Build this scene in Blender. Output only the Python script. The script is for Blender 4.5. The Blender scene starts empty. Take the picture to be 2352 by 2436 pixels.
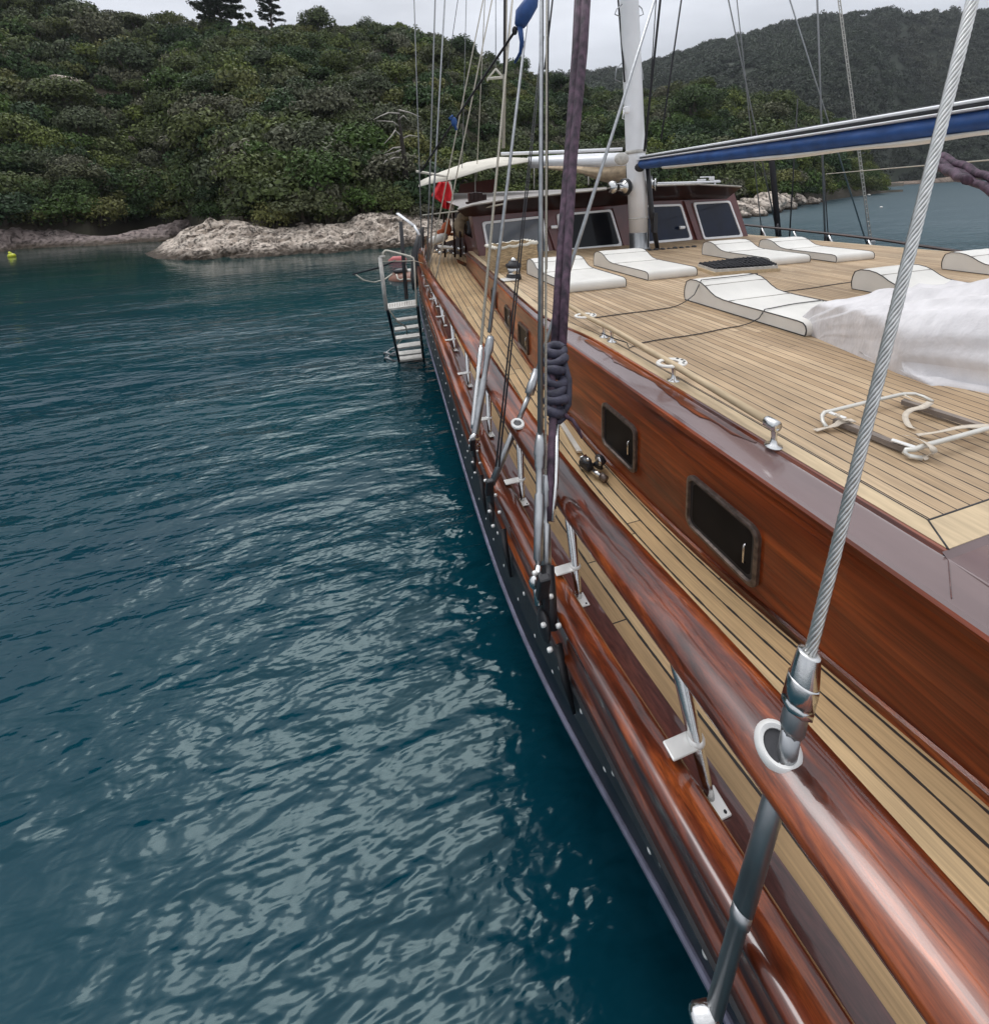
import bpy, math, random
import numpy as np
from mathutils import Vector, Matrix, noise
rnd = random.Random(7)
R = math.radians
sc = bpy.context.scene
COL = sc.collection

# ------------------------------------------------------------------ camera
F = 1080.0; PX, PY = 1176.0, 620.0          # focal length and principal point, photo pixels
PITCH, ROLL, YAW = R(8.7), math.atan(.033), 0.28798
H = 3.62                                    # camera height above the water
fw = np.array([math.sin(YAW)*math.cos(PITCH), math.cos(YAW)*math.cos(PITCH), -math.sin(PITCH)])
rt = np.array([math.cos(YAW), -math.sin(YAW), 0.0]); up = np.cross(rt, fw)
rt2 = rt*math.cos(ROLL) - up*math.sin(ROLL); up2 = up*math.cos(ROLL) + rt*math.sin(ROLL)
cam_data = bpy.data.cameras.new('camera'); cam = bpy.data.objects.new('camera', cam_data); COL.objects.link(cam)
m = Matrix.Identity(4)
for i in range(3):
    m[i][0] = rt2[i]; m[i][1] = up2[i]; m[i][2] = -fw[i]
m[2][3] = H
cam.matrix_world = m
cam_data.sensor_fit = 'AUTO'; cam_data.sensor_width = 36.0
cam_data.lens = F/2436.0*36.0
cam_data.shift_x = 0.0; cam_data.shift_y = -(1218.0-PY)/2436.0
cam_data.clip_start = .05; cam_data.clip_end = 6000
sc.camera = cam

# ------------------------------------------------------------------ world, sun, exposure
SUN_EL, SUN_AZ = R(58), R(-8)               # azimuth clockwise from +Y
w = bpy.data.worlds.new('World'); sc.world = w; w.use_nodes = True
nt = w.node_tree; nt.nodes.clear()
out = nt.nodes.new('ShaderNodeOutputWorld'); add = nt.nodes.new('ShaderNodeAddShader')
b1 = nt.nodes.new('ShaderNodeBackground'); b2 = nt.nodes.new('ShaderNodeBackground')
sky = nt.nodes.new('ShaderNodeTexSky'); sky.sky_type = 'NISHITA'; sky.sun_disc = False
sky.sun_elevation = SUN_EL; sky.sun_rotation = SUN_AZ
b1.inputs['Strength'].default_value = .012
nt.links.new(sky.outputs[0], b1.inputs[0])
tc = nt.nodes.new('ShaderNodeTexCoord'); sp = nt.nodes.new('ShaderNodeSeparateXYZ')
nt.links.new(tc.outputs['Generated'], sp.inputs[0])
cr = nt.nodes.new('ShaderNodeValToRGB'); e = cr.color_ramp.elements
e[0].position = 0.0; e[0].color = (.60, .625, .68, 1)
e[1].position = 1.0; e[1].color = (1.25, 1.27, 1.32, 1)
k = e.new(.25); k.color = (.66, .68, .73, 1)
nt.links.new(sp.outputs[2], cr.inputs[0])
mp = nt.nodes.new('ShaderNodeMapping'); mp.inputs['Scale'].default_value = (1.2, 1.2, 4.0)
nt.links.new(tc.outputs['Generated'], mp.inputs[0])
nz = nt.nodes.new('ShaderNodeTexNoise'); nz.inputs['Scale'].default_value = 2.2; nz.inputs['Detail'].default_value = 5
nt.links.new(mp.outputs[0], nz.inputs[0])
mr = nt.nodes.new('ShaderNodeMapRange'); mr.inputs[1].default_value = .3; mr.inputs[2].default_value = .7
mr.inputs[3].default_value = .82; mr.inputs[4].default_value = 1.22
nt.links.new(nz.outputs[0], mr.inputs[0])
vm = nt.nodes.new('ShaderNodeVectorMath'); vm.operation = 'SCALE'
nt.links.new(cr.outputs[0], vm.inputs[0]); nt.links.new(mr.outputs[0], vm.inputs['Scale'])
SUNV = (math.sin(SUN_AZ)*math.cos(SUN_EL), math.cos(SUN_AZ)*math.cos(SUN_EL), math.sin(SUN_EL))
nrm_ = nt.nodes.new('ShaderNodeVectorMath'); nrm_.operation = 'NORMALIZE'; nt.links.new(tc.outputs['Generated'], nrm_.inputs[0])
dt = nt.nodes.new('ShaderNodeVectorMath'); dt.operation = 'DOT_PRODUCT'; dt.inputs[1].default_value = SUNV; nt.links.new(nrm_.outputs[0], dt.inputs[0])
mx0 = nt.nodes.new('ShaderNodeMath'); mx0.operation = 'MAXIMUM'; mx0.inputs[1].default_value = 0; nt.links.new(dt.outputs['Value'], mx0.inputs[0])
pw = nt.nodes.new('ShaderNodeMath'); pw.operation = 'POWER'; pw.inputs[1].default_value = 26; nt.links.new(mx0.outputs[0], pw.inputs[0])
ml = nt.nodes.new('ShaderNodeMath'); ml.operation = 'MULTIPLY_ADD'; ml.inputs[1].default_value = 4.2; ml.inputs[2].default_value = 1.0; nt.links.new(pw.outputs[0], ml.inputs[0])
vg = nt.nodes.new('ShaderNodeVectorMath'); vg.operation = 'SCALE'; nt.links.new(vm.outputs[0], vg.inputs[0]); nt.links.new(ml.outputs[0], vg.inputs['Scale'])
nt.links.new(vg.outputs[0], b2.inputs[0])
nt.links.new(b1.outputs[0], add.inputs[0]); nt.links.new(b2.outputs[0], add.inputs[1]); nt.links.new(add.outputs[0], out.inputs[0])
sd = bpy.data.lights.new('sun', 'SUN'); sd.energy = .5; sd.angle = R(24); sd.color = (1.0, .98, .94)
so = bpy.data.objects.new('sun', sd); COL.objects.link(so)
so.rotation_euler = Vector((math.sin(SUN_AZ)*math.cos(SUN_EL), math.cos(SUN_AZ)*math.cos(SUN_EL), math.sin(SUN_EL))).to_track_quat('Z', 'Y').to_euler()
sc.view_settings.view_transform = 'Standard'; sc.view_settings.look = 'None'
sc.view_settings.exposure = 0.0; sc.view_settings.gamma = 1.0

# ------------------------------------------------------------------ rays (camera-centred metres, z = 0 at the eye)
def ray(px, py): return fw + (px-PX)/F*rt2 - (py-PY)/F*up2
def onz(px, py, z): d = ray(px, py); return tuple(d*z/d[2])
def onx(px, py, x): d = ray(px, py); return tuple(d*x/d[0])
def ony(px, py, y): d = ray(px, py); return tuple(d*y/d[1])
def dep(px, py, t): return tuple(ray(px, py)*t)
def V(*a): return Vector(a[0]) if len(a) == 1 else Vector(a)

# ------------------------------------------------------------------ materials
def newmat(name):
    m = bpy.data.materials.new(name); m.use_nodes = True
    return m, m.node_tree, m.node_tree.nodes['Principled BSDF']
def simple(name, col, rough=.5, metal=0.0, coat=0.0, var=.12, scale=6, bump=0.0, bscale=40, stretch=(1, 1, 1), col2=None, croug=.06, coords='Object', spec=.5):
    m, t, b = newmat(name); N = t.nodes; L = t.links
    b.inputs['Roughness'].default_value = rough; b.inputs['Metallic'].default_value = metal
    b.inputs['Coat Weight'].default_value = coat; b.inputs['Coat Roughness'].default_value = croug; b.inputs['Specular IOR Level'].default_value = spec
    tc = N.new('ShaderNodeTexCoord'); mp = N.new('ShaderNodeMapping'); mp.inputs['Scale'].default_value = stretch
    L.new(tc.outputs[coords], mp.inputs[0])
    nz = N.new('ShaderNodeTexNoise'); nz.inputs['Scale'].default_value = scale; nz.inputs['Detail'].default_value = 6
    L.new(mp.outputs[0], nz.inputs[0])
    cr = N.new('ShaderNodeValToRGB'); a = cr.color_ramp.elements
    c2 = col2 or tuple(min(1, c*(1+var)) for c in col)
    a[0].position = .32; a[0].color = tuple(c*(1-var) for c in col)+(1,); a[1].position = .68; a[1].color = tuple(c2)+(1,)
    L.new(nz.outputs[0], cr.inputs[0]); L.new(cr.outputs[0], b.inputs['Base Color'])
    if bump:
        n2 = N.new('ShaderNodeTexNoise'); n2.inputs['Scale'].default_value = bscale; n2.inputs['Detail'].default_value = 4
        L.new(mp.outputs[0], n2.inputs[0])
        bp = N.new('ShaderNodeBump'); bp.inputs['Strength'].default_value = bump; bp.inputs['Distance'].default_value = .02
        L.new(n2.outputs[0], bp.inputs['Height']); L.new(bp.outputs[0], b.inputs['Normal'])
    return m

def varnish(name, dark, mid, light, coords='Object', stretch=(14, .7, 14), rough=.28, wav=.05, coatw=1.0):
    m, t, b = newmat(name); N = t.nodes; L = t.links
    tc = N.new('ShaderNodeTexCoord'); mp = N.new('ShaderNodeMapping'); mp.inputs['Scale'].default_value = stretch
    L.new(tc.outputs[coords], mp.inputs[0])
    n1 = N.new('ShaderNodeTexNoise'); n1.inputs['Scale'].default_value = 1.3; n1.inputs['Detail'].default_value = 8; n1.inputs['Distortion'].default_value = .7
    L.new(mp.outputs[0], n1.inputs[0])
    n2 = N.new('ShaderNodeTexNoise'); n2.inputs['Scale'].default_value = 1.1; n2.inputs['Detail'].default_value = 3
    mp2 = N.new('ShaderNodeMapping'); mp2.inputs['Scale'].default_value = tuple(max(.5, s**.5*.8) for s in stretch)
    L.new(tc.outputs[coords], mp2.inputs[0]); L.new(mp2.outputs[0], n2.inputs[0])
    mx = N.new('ShaderNodeMath'); mx.operation = 'MULTIPLY_ADD'; mx.inputs[1].default_value = .5; 
    md = N.new('ShaderNodeMath'); md.operation = 'MULTIPLY'; md.inputs[1].default_value = .5
    L.new(n2.outputs[0], md.inputs[0]); L.new(n1.outputs[0], mx.inputs[0]); L.new(md.outputs[0], mx.inputs[2])
    cr = N.new('ShaderNodeValToRGB'); a = cr.color_ramp.elements
    a[0].position = .36; a[0].color = dark+(1,); a[1].position = .64; a[1].color = light+(1,); k = a.new(.5); k.color = mid+(1,)
    L.new(mx.outputs[0], cr.inputs[0])
    gm = N.new('ShaderNodeMapping'); gm.inputs['Scale'].default_value = tuple(s_*(5 if s_ > 2 else 1.6) for s_ in stretch); L.new(tc.outputs[coords], gm.inputs[0])
    gn = N.new('ShaderNodeTexNoise'); gn.inputs['Scale'].default_value = 1.6; gn.inputs['Detail'].default_value = 6; gn.inputs['Roughness'].default_value = .65; gn.inputs['Distortion'].default_value = .5; L.new(gm.outputs[0], gn.inputs[0])
    gr_ = N.new('ShaderNodeMapRange'); gr_.inputs[1].default_value = .32; gr_.inputs[2].default_value = .66; gr_.inputs[3].default_value = .50; gr_.inputs[4].default_value = 1.35; L.new(gn.outputs[0], gr_.inputs[0])
    gs = N.new('ShaderNodeVectorMath'); gs.operation = 'SCALE'; L.new(cr.outputs[0], gs.inputs[0]); L.new(gr_.outputs[0], gs.inputs['Scale']); L.new(gs.outputs[0], b.inputs['Base Color'])
    b.inputs['Roughness'].default_value = rough
    b.inputs['Coat Weight'].default_value = coatw; b.inputs['Coat Roughness'].default_value = .05; b.inputs['Coat IOR'].default_value = 1.5; b.inputs['Specular IOR Level'].default_value = .25
    n3 = N.new('ShaderNodeTexNoise'); n3.inputs['Scale'].default_value = 2.5; n3.inputs['Detail'].default_value = 2
    mp3 = N.new('ShaderNodeMapping'); mp3.inputs['Scale'].default_value = (2.5, .8, 2.5)
    L.new(tc.outputs['Object'], mp3.inputs[0]); L.new(mp3.outputs[0], n3.inputs[0])
    bp = N.new('ShaderNodeBump'); bp.inputs['Strength'].default_value = wav*6; bp.inputs['Distance'].default_value = .03
    L.new(n3.outputs[0], bp.inputs['Height']); L.new(bp.outputs[0], b.inputs['Coat Normal']); 
    return m

def planks(name, w, seam, c1, c2, c3, seamcol, length=3.0, edge=None, rough=.6):
    """UV in metres: u across the planks, v along them."""
    m, t, b = newmat(name); N = t.nodes; L = t.links
    def math_(op, a=None, c=None, v1=None):
        n = N.new('ShaderNodeMath'); n.operation = op
        if a is not None: L.new(a, n.inputs[0])
        if c is not None: L.new(c, n.inputs[1])
        if v1 is not None: n.inputs[1].default_value = v1
        return n.outputs[0]
    uv = N.new('ShaderNodeUVMap'); s = N.new('ShaderNodeSeparateXYZ'); L.new(uv.outputs[0], s.inputs[0])
    U, Vv = s.outputs[0], s.outputs[1]
    u = math_('DIVIDE', U, v1=w); idx = math_('FLOOR', u); fr = math_('FRACT', u)
    wn = N.new('ShaderNodeTexWhiteNoise'); wn.noise_dimensions = '1D'; L.new(idx, wn.inputs['W'])
    off = math_('MULTIPLY', wn.outputs[0], v1=7.3)
    v = math_('DIVIDE', Vv, v1=length); v = math_('ADD', v, off); vi = math_('FLOOR', v); vf = math_('FRACT', v)
    # distance to seam
    a = math_('SUBTRACT', fr, v1=.5); a = math_('ABSOLUTE', a); a = math_('SUBTRACT', a, v1=.5); a = math_('ABSOLUTE', a); a = math_('MULTIPLY', a, v1=w)
    nzs = N.new('ShaderNodeTexNoise'); nzs.inputs['Scale'].default_value = 9; L.new(uv.outputs[0], nzs.inputs[0])
    a = math_('ADD', a, math_('MULTIPLY', math_('SUBTRACT', nzs.outputs[0], v1=.5), v1=seam*.9))
    mr = N.new('ShaderNodeMapRange'); mr.inputs[1].default_value = seam*.42; mr.inputs[2].default_value = seam*.62; mr.interpolation_type = 'SMOOTHSTEP'
    L.new(a, mr.inputs[0]); smask = mr.outputs[0]
    j = math_('SUBTRACT', vf, v1=.5); j = math_('ABSOLUTE', j); j = math_('SUBTRACT', j, v1=.5); j = math_('ABSOLUTE', j); j = math_('MULTIPLY', j, v1=length)
    jm = math_('GREATER_THAN', j, v1=seam*.3)
    mask = math_('MULTIPLY', smask, jm)
    cmb = N.new('ShaderNodeCombineXYZ'); L.new(idx, cmb.inputs[0]); L.new(vi, cmb.inputs[1])
    w2 = N.new('ShaderNodeTexWhiteNoise'); w2.noise_dimensions = '2D'; L.new(cmb.outputs[0], w2.inputs[0])
    cr = N.new('ShaderNodeValToRGB'); el = cr.color_ramp.elements
    el[0].position = 0; el[0].color = c1+(1,); el[1].position = 1; el[1].color = c3+(1,); k = el.new(.5); k.color = c2+(1,)
    L.new(w2.outputs[0], cr.inputs[0])
    mp = N.new('ShaderNodeMapping'); mp.inputs['Scale'].default_value = (60, 2.2, 1)
    adv = N.new('ShaderNodeVectorMath'); adv.operation = 'ADD'; L.new(uv.outputs[0], adv.inputs[0]); L.new(cmb.outputs[0], adv.inputs[1])
    L.new(adv.outputs[0], mp.inputs[0])
    g = N.new('ShaderNodeTexNoise'); g.inputs['Scale'].default_value = 1.5; g.inputs['Detail'].default_value = 7; g.inputs['Distortion'].default_value = .4
    L.new(mp.outputs[0], g.inputs[0])
    gr = N.new('ShaderNodeMapRange'); gr.inputs[1].default_value = .3; gr.inputs[2].default_value = .72; gr.inputs[3].default_value = .74; gr.inputs[4].default_value = 1.16
    L.new(g.outputs[0], gr.inputs[0])
    st = N.new('ShaderNodeTexNoise'); st.inputs['Scale'].default_value = 1.1; st.inputs['Detail'].default_value = 5; L.new(uv.outputs[0], st.inputs[0])
    sr = N.new('ShaderNodeMapRange'); sr.inputs[1].default_value = .35; sr.inputs[2].default_value = .7; sr.inputs[3].default_value = .76; sr.inputs[4].default_value = 1.12
    L.new(st.outputs[0], sr.inputs[0])
    f = math_('MULTIPLY', gr.outputs[0], sr.outputs[0])
    sc_ = N.new('ShaderNodeVectorMath'); sc_.operation = 'SCALE'; L.new(cr.outputs[0], sc_.inputs[0]); L.new(f, sc_.inputs['Scale'])
    mix = N.new('ShaderNodeMix'); mix.data_type = 'RGBA'; mix.inputs['A'].default_value = seamcol+(1,)
    L.new(mask, mix.inputs['Factor']); L.new(sc_.outputs[0], mix.inputs['B'])
    L.new(mix.outputs['Result'], b.inputs['Base Color']); b.inputs['Roughness'].default_value = rough
    bp = N.new('ShaderNodeBump'); bp.inputs['Strength'].default_value = .6; bp.inputs['Distance'].default_value = .006
    hh = math_('ADD', mask, math_('MULTIPLY', g.outputs[0], v1=.25))
    L.new(hh, bp.inputs['Height']); L.new(bp.outputs[0], b.inputs['Normal'])
    return m

M = {}
M['deck'] = planks('weathered_teak', .088, .008, (.39, .265, .150), (.475, .335, .200), (.56, .41, .255), (.035, .025, .018), 3.6, rough=.62)
M['side_deck'] = planks('golden_teak', .108, .012, (.46, .30, .145), (.54, .37, .19), (.60, .43, .235), (.014, .010, .008), 2.6, rough=.6)
M['border'] = simple('pale_teak_border', (.52, .40, .25), .6, var=.15, stretch=(10, 1.5, 10), scale=3)
M['varnish'] = varnish('varnished_mahogany', (.026, .006, .003), (.115, .021, .006), (.37, .084, .016))
M['varnish_side'] = varnish('varnished_cabin_side', (.038, .008, .003), (.165, .029, .006), (.36, .075, .013), stretch=(4, .45, 5), coatw=.35)
M['coaming'] = simple('sky_sheen_coaming', (.150, .094, .090), .25, coat=1.0, var=.14, scale=2.5, stretch=(2, .6, 2), croug=.08)  # mauve in the base colour stands in for sky sheen on the gloss
M['waterway'] = varnish('varnished_waterway', (.07, .022, .018), (.11, .035, .028), (.15, .05, .035), stretch=(9, .6, 9))
M['black'] = simple('black_rubber', (.016, .016, .019), .42, var=.3, bump=.1)
M['navy'] = simple('navy_hull_paint', (.004, .007, .014), .38, spec=.3, var=.2)
M['lav'] = simple('worn_metal_strip', (.15, .15, .21), .4, metal=.3, var=.25, scale=12)
M['steel'] = simple('polished_steel', (.66, .66, .65), .16, metal=1.0, var=.06, scale=30, bump=.03)
M['steel_dull'] = simple('brushed_steel', (.36, .37, .38), .36, metal=.9, var=.15, scale=20, stretch=(1, 1, .2))
M['steel_wire'] = simple('galvanised_wire', (.62, .62, .60), .3, metal=.85, var=.12, scale=40)
M['white_fit'] = simple('white_bolt_heads', (.78, .77, .74), .3, metal=.2, var=.06)
M['white'] = simple('white_gloss_paint', (.86, .865, .88), .3, coat=.4, var=.03, scale=3)
M['vinyl'] = simple('white_vinyl', (.74, .715, .66), .45, var=.05, scale=3, bump=.12, bscale=7)
M["piping"] = simple("black_piping", (.03, .03, .032), .5)
M['cover'] = simple('white_cover_cloth', (.66, .635, .635), .6, var=.10, scale=4, bump=1.0, bscale=5, stretch=(1, 2.2, 1))
M['glass'] = simple('dark_window_glass', (.010, .011, .014), .06, spec=.2, var=.2, scale=2)
M['port_glass'] = simple('smoked_port_glass', (.012, .011, .011), .3, spec=.05, var=.2)
M['glass_blue'] = simple('blue_black_glass', (.006, .011, .030), .05, spec=.35, var=.3, scale=2)
M['glass_grey'] = simple('hazy_grey_glass', (.11, .12, .135), .12, coat=.6, var=.15, scale=3)
M['frame_wood'] = simple('weathered_bronze_frame', (.13, .10, .085), .35, metal=.5, var=.4, scale=30, stretch=(1, 1, 1))
M['wheel_red'] = simple('maroon_painted_wood', (.115, .032, .030), .32, coat=.5, var=.15, scale=4)
M['wheel_dark'] = varnish('dark_visor_wood', (.010, .003, .002), (.022, .006, .004), (.034, .009, .005), stretch=(.7, 8, 8), wav=.02, coatw=.15, rough=.45)
M['roof'] = simple('grey_roof_paint', (.30, .275, .26), .5, var=.15, scale=5)
M['blue'] = simple('blue_sail_cover', (.016, .070, .235), .6, var=.25, scale=5, bump=.4, bscale=6)
M['canvas'] = simple('cream_awning_cloth', (.66, .62, .53), .75, var=.08, scale=3)
M['tan'] = simple('tan_folded_canvas', (.38, .29, .19), .75, var=.25, scale=8, bump=.3)
M['rope_pale'] = simple('pale_rope', (.50, .46, .38), .7, var=.15, scale=60, bump=.4, bscale=120)
M['rope_dark'] = simple('black_rope', (.018, .018, .022), .7, var=.3, scale=60)
M['rope_grey'] = simple('grey_steel_rope', (.27, .275, .28), .45, metal=.6, var=.15, scale=60)
M['purple'] = simple('faded_purple_rope_sleeve', (.036, .022, .040), .72, var=.5, scale=7, col2=(.12, .065, .10), stretch=(3, 3, 1), bump=.3)
M['coil'] = simple('slate_coiled_rope', (.036, .034, .056), .65, var=.35, scale=20, bump=.4, bscale=30)
M['red'] = simple('red_flag_cloth', (.62, .018, .025), .7, var=.15, scale=6, bump=.3)
M['orange'] = simple('orange_vest', (.45, .10, .03), .6, var=.2)
M['brown_boat'] = simple('brown_dinghy_rubber', (.22, .10, .065), .45, var=.15)
M['pink'] = simple('pink_float', (.50, .12, .12), .5)
M['yellow'] = simple('yellow_buoy_plastic', (.55, .58, .03), .4)
M['wicker'] = simple('woven_straw', (.42, .31, .18), .8, var=.35, scale=26, stretch=(.4, .4, 1.6), bump=.8, bscale=30)
M['tread'] = simple('weathered_ladder_tread', (.52, .50, .46), .6, var=.18, scale=12)
M['grey_wood'] = simple('grey_weathered_slat', (.20, .165, .14), .75, var=.25, scale=10, stretch=(1, 1, 8))
M['strap'] = simple('cream_webbing', (.56, .49, .40), .8, var=.12, scale=30)
M['alu'] = simple('aluminium_track', (.66, .64, .58), .4, metal=.4, var=.08)
M['bark'] = simple('grey_brown_bark', (.09, .07, .055), .9, var=.35, scale=3, bump=.6, bscale=8)
M['bark_dark'] = simple('dark_bark', (.035, .028, .022), .9, var=.3)
M['deadwood'] = simple('bleached_deadwood', (.42, .38, .34), .9, var=.2, scale=3)

# rock
def rockmat(name, c1, c2, crack, sc_=1.0, wet=True):
    m, t, b = newmat(name); N = t.nodes; L = t.links
    tc = N.new('ShaderNodeTexCoord'); O = tc.outputs['Object']
    n = N.new('ShaderNodeTexNoise'); n.inputs['Scale'].default_value = 1.2*sc_; n.inputs['Detail'].default_value = 10; n.inputs['Roughness'].default_value = .65
    L.new(O, n.inputs[0])
    cr = N.new('ShaderNodeValToRGB'); a = cr.color_ramp.elements
    a[0].position = .36; a[0].color = c1+(1,); a[1].position = .6; a[1].color = c2+(1,)
    L.new(n.outputs[0], cr.inputs[0])
    v = N.new('ShaderNodeTexVoronoi'); v.feature = 'DISTANCE_TO_EDGE'; v.inputs['Scale'].default_value = 1.1*sc_
    mx = N.new('ShaderNodeMix'); mx.data_type = 'VECTOR'; mx.inputs['Factor'].default_value = .45
    n2 = N.new('ShaderNodeTexNoise'); n2.inputs['Scale'].default_value = 3*sc_; n2.inputs['Detail'].default_value = 6
    L.new(O, n2.inputs[0]); L.new(O, mx.inputs['A']); L.new(n2.outputs['Color'], mx.inputs['B'])
    sca = N.new('ShaderNodeVectorMath'); sca.operation = 'MULTIPLY'; sca.inputs[1].default_value = (1, 1, 2.4)
    L.new(mx.outputs['Result'], sca.inputs[0]); L.new(sca.outputs[0], v.inputs[0])
    r0 = N.new('ShaderNodeMapRange'); r0.inputs[1].default_value = 0.0; r0.inputs[2].default_value = .05
    L.new(v.outputs[0], r0.inputs[0])
    n4 = N.new('ShaderNodeTexNoise'); n4.inputs['Scale'].default_value = .8*sc_; n4.inputs['Detail'].default_value = 4; L.new(O, n4.inputs[0])
    r4 = N.new('ShaderNodeMapRange'); r4.inputs[1].default_value = .42; r4.inputs[2].default_value = .56; r4.inputs[3].default_value = 0.0; r4.inputs[4].default_value = 1.0; L.new(n4.outputs[0], r4.inputs[0])
    n5 = N.new('ShaderNodeTexNoise'); n5.inputs['Scale'].default_value = 4.5*sc_; n5.inputs['Detail'].default_value = 8; n5.inputs['Roughness'].default_value = .7; L.new(O, n5.inputs[0])
    r5 = N.new('ShaderNodeMapRange'); r5.inputs[1].default_value = .36; r5.inputs[2].default_value = .47; r5.inputs[3].default_value = .15; r5.inputs[4].default_value = 1.0; L.new(n5.outputs[0], r5.inputs[0])
    mxm = N.new('ShaderNodeMath'); mxm.operation = 'MAXIMUM'; L.new(r0.outputs[0], mxm.inputs[0]); L.new(r4.outputs[0], mxm.inputs[1])
    r = N.new('ShaderNodeMath'); r.operation = 'MULTIPLY'; L.new(mxm.outputs[0], r.inputs[0]); L.new(r5.outputs[0], r.inputs[1])
    m2 = N.new('ShaderNodeMix'); m2.data_type = 'RGBA'; m2.inputs['A'].default_value = crack+(1,)
    L.new(r.outputs[0], m2.inputs['Factor']); L.new(cr.outputs[0], m2.inputs['B'])
    # dark algae band at the waterline
    g = N.new('ShaderNodeNewGeometry'); s = N.new('ShaderNodeSeparateXYZ'); L.new(g.outputs['Position'], s.inputs[0])
    ad = N.new('ShaderNodeMath'); ad.operation = 'MULTIPLY_ADD'; ad.inputs[1].default_value = .6; L.new(n2.outputs[0], ad.inputs[0]); 
    sb = N.new('ShaderNodeMath'); sb.operation = 'SUBTRACT'; L.new(s.outputs[2], sb.inputs[0]); L.new(ad.outputs[0], sb.inputs[1]); ad.inputs[2].default_value = -.12
    wr = N.new('ShaderNodeMapRange'); wr.inputs[1].default_value = 0.0; wr.inputs[2].default_value = .38; L.new(sb.outputs[0], wr.inputs[0])
    m3 = N.new('ShaderNodeMix'); m3.data_type = 'RGBA'; m3.inputs['A'].default_value = (.075, .055, .038, 1)
    L.new(wr.outputs[0], m3.inputs['Factor']); L.new(m2.outputs['Result'], m3.inputs['B'])
    L.new(m3.outputs['Result'], b.inputs['Base Color']); b.inputs['Roughness'].default_value = .9
    bp = N.new('ShaderNodeBump'); bp.inputs['Strength'].default_value = 1.0; bp.inputs['Distance'].default_value = .25
    ah = N.new('ShaderNodeMath'); ah.operation = 'MULTIPLY_ADD'; ah.inputs[1].default_value = .5; L.new(r.outputs[0], ah.inputs[0]); L.new(n.outputs[0], ah.inputs[2])
    L.new(ah.outputs[0], bp.inputs['Height']); L.new(bp.outputs[0], b.inputs['Normal'])
    return m
M['rock'] = rockmat('pale_limestone', (.38, .31, .255), (.72, .62, .52), (.05, .04, .033))
M['rock_grey'] = rockmat('grey_pink_shelf_rock', (.15, .118, .108), (.30, .24, .22), (.04, .03, .028), .7)
M['beach'] = rockmat('brown_beach_stone', (.16, .11, .08), (.33, .25, .19), (.08, .06, .05), .2)
M['soil'] = simple('dark_hillside_soil', (.035, .036, .020), .95, var=.4, scale=.15, col2=(.075, .058, .038))

def leafmat(name, ramp, attr=True):
    m, t, b = newmat(name); N = t.nodes; L = t.links
    cr = N.new('ShaderNodeValToRGB'); a = cr.color_ramp.elements
    a[0].position = 0; a[0].color = ramp[0]+(1,); a[1].position = 1; a[1].color = ramp[-1]+(1,)
    for i in range(1, len(ramp)-1):
        k = a.new(i/(len(ramp)-1)); k.color = ramp[i]+(1,)
    if attr:
        at = N.new('ShaderNodeAttribute'); at.attribute_name = 'tint'; L.new(at.outputs['Fac'], cr.inputs[0])
    else:
        oi = N.new('ShaderNodeObjectInfo'); L.new(oi.outputs['Random'], cr.inputs[0])
    g = N.new('ShaderNodeNewGeometry')
    r = N.new('ShaderNodeMapRange'); r.inputs[3].default_value = .45; r.inputs[4].default_value = 1.2
    L.new(g.outputs['Random Per Island'], r.inputs[0])
    s = N.new('ShaderNodeVectorMath'); s.operation = 'SCALE'; L.new(cr.outputs[0], s.inputs[0]); L.new(r.outputs[0], s.inputs['Scale'])
    L.new(s.outputs[0], b.inputs['Base Color']); b.inputs['Roughness'].default_value = .7
    b.inputs['Specular IOR Level'].default_value = .25
    return m
GREENS = [(.032, .060, .020), (.080, .135, .026), (.042, .075, .034), (.150, .185, .040), (.095, .115, .060), (.075, .100, .022), (.150, .145, .095), (.038, .080, .026), (.175, .175, .055), (.050, .095, .030)]
M['soil_far'] = simple('dark_wooded_ground', (.030, .038, .024), .95, var=.3, scale=.05)
M['leaf'] = leafmat('mixed_scrub_leaves', GREENS)
M['leaf_far'] = leafmat('distant_pine_leaves', [(.040, .056, .036), (.058, .075, .046), (.050, .062, .044), (.074, .082, .055)])  # greens desaturated to put some distance haze into the leaf colour
M['leaf_obj'] = leafmat('bush_leaves', GREENS, attr=False)
M['needle'] = leafmat('dark_pine_needles', [(.018, .032, .016), (.028, .045, .02)], attr=False)

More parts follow.
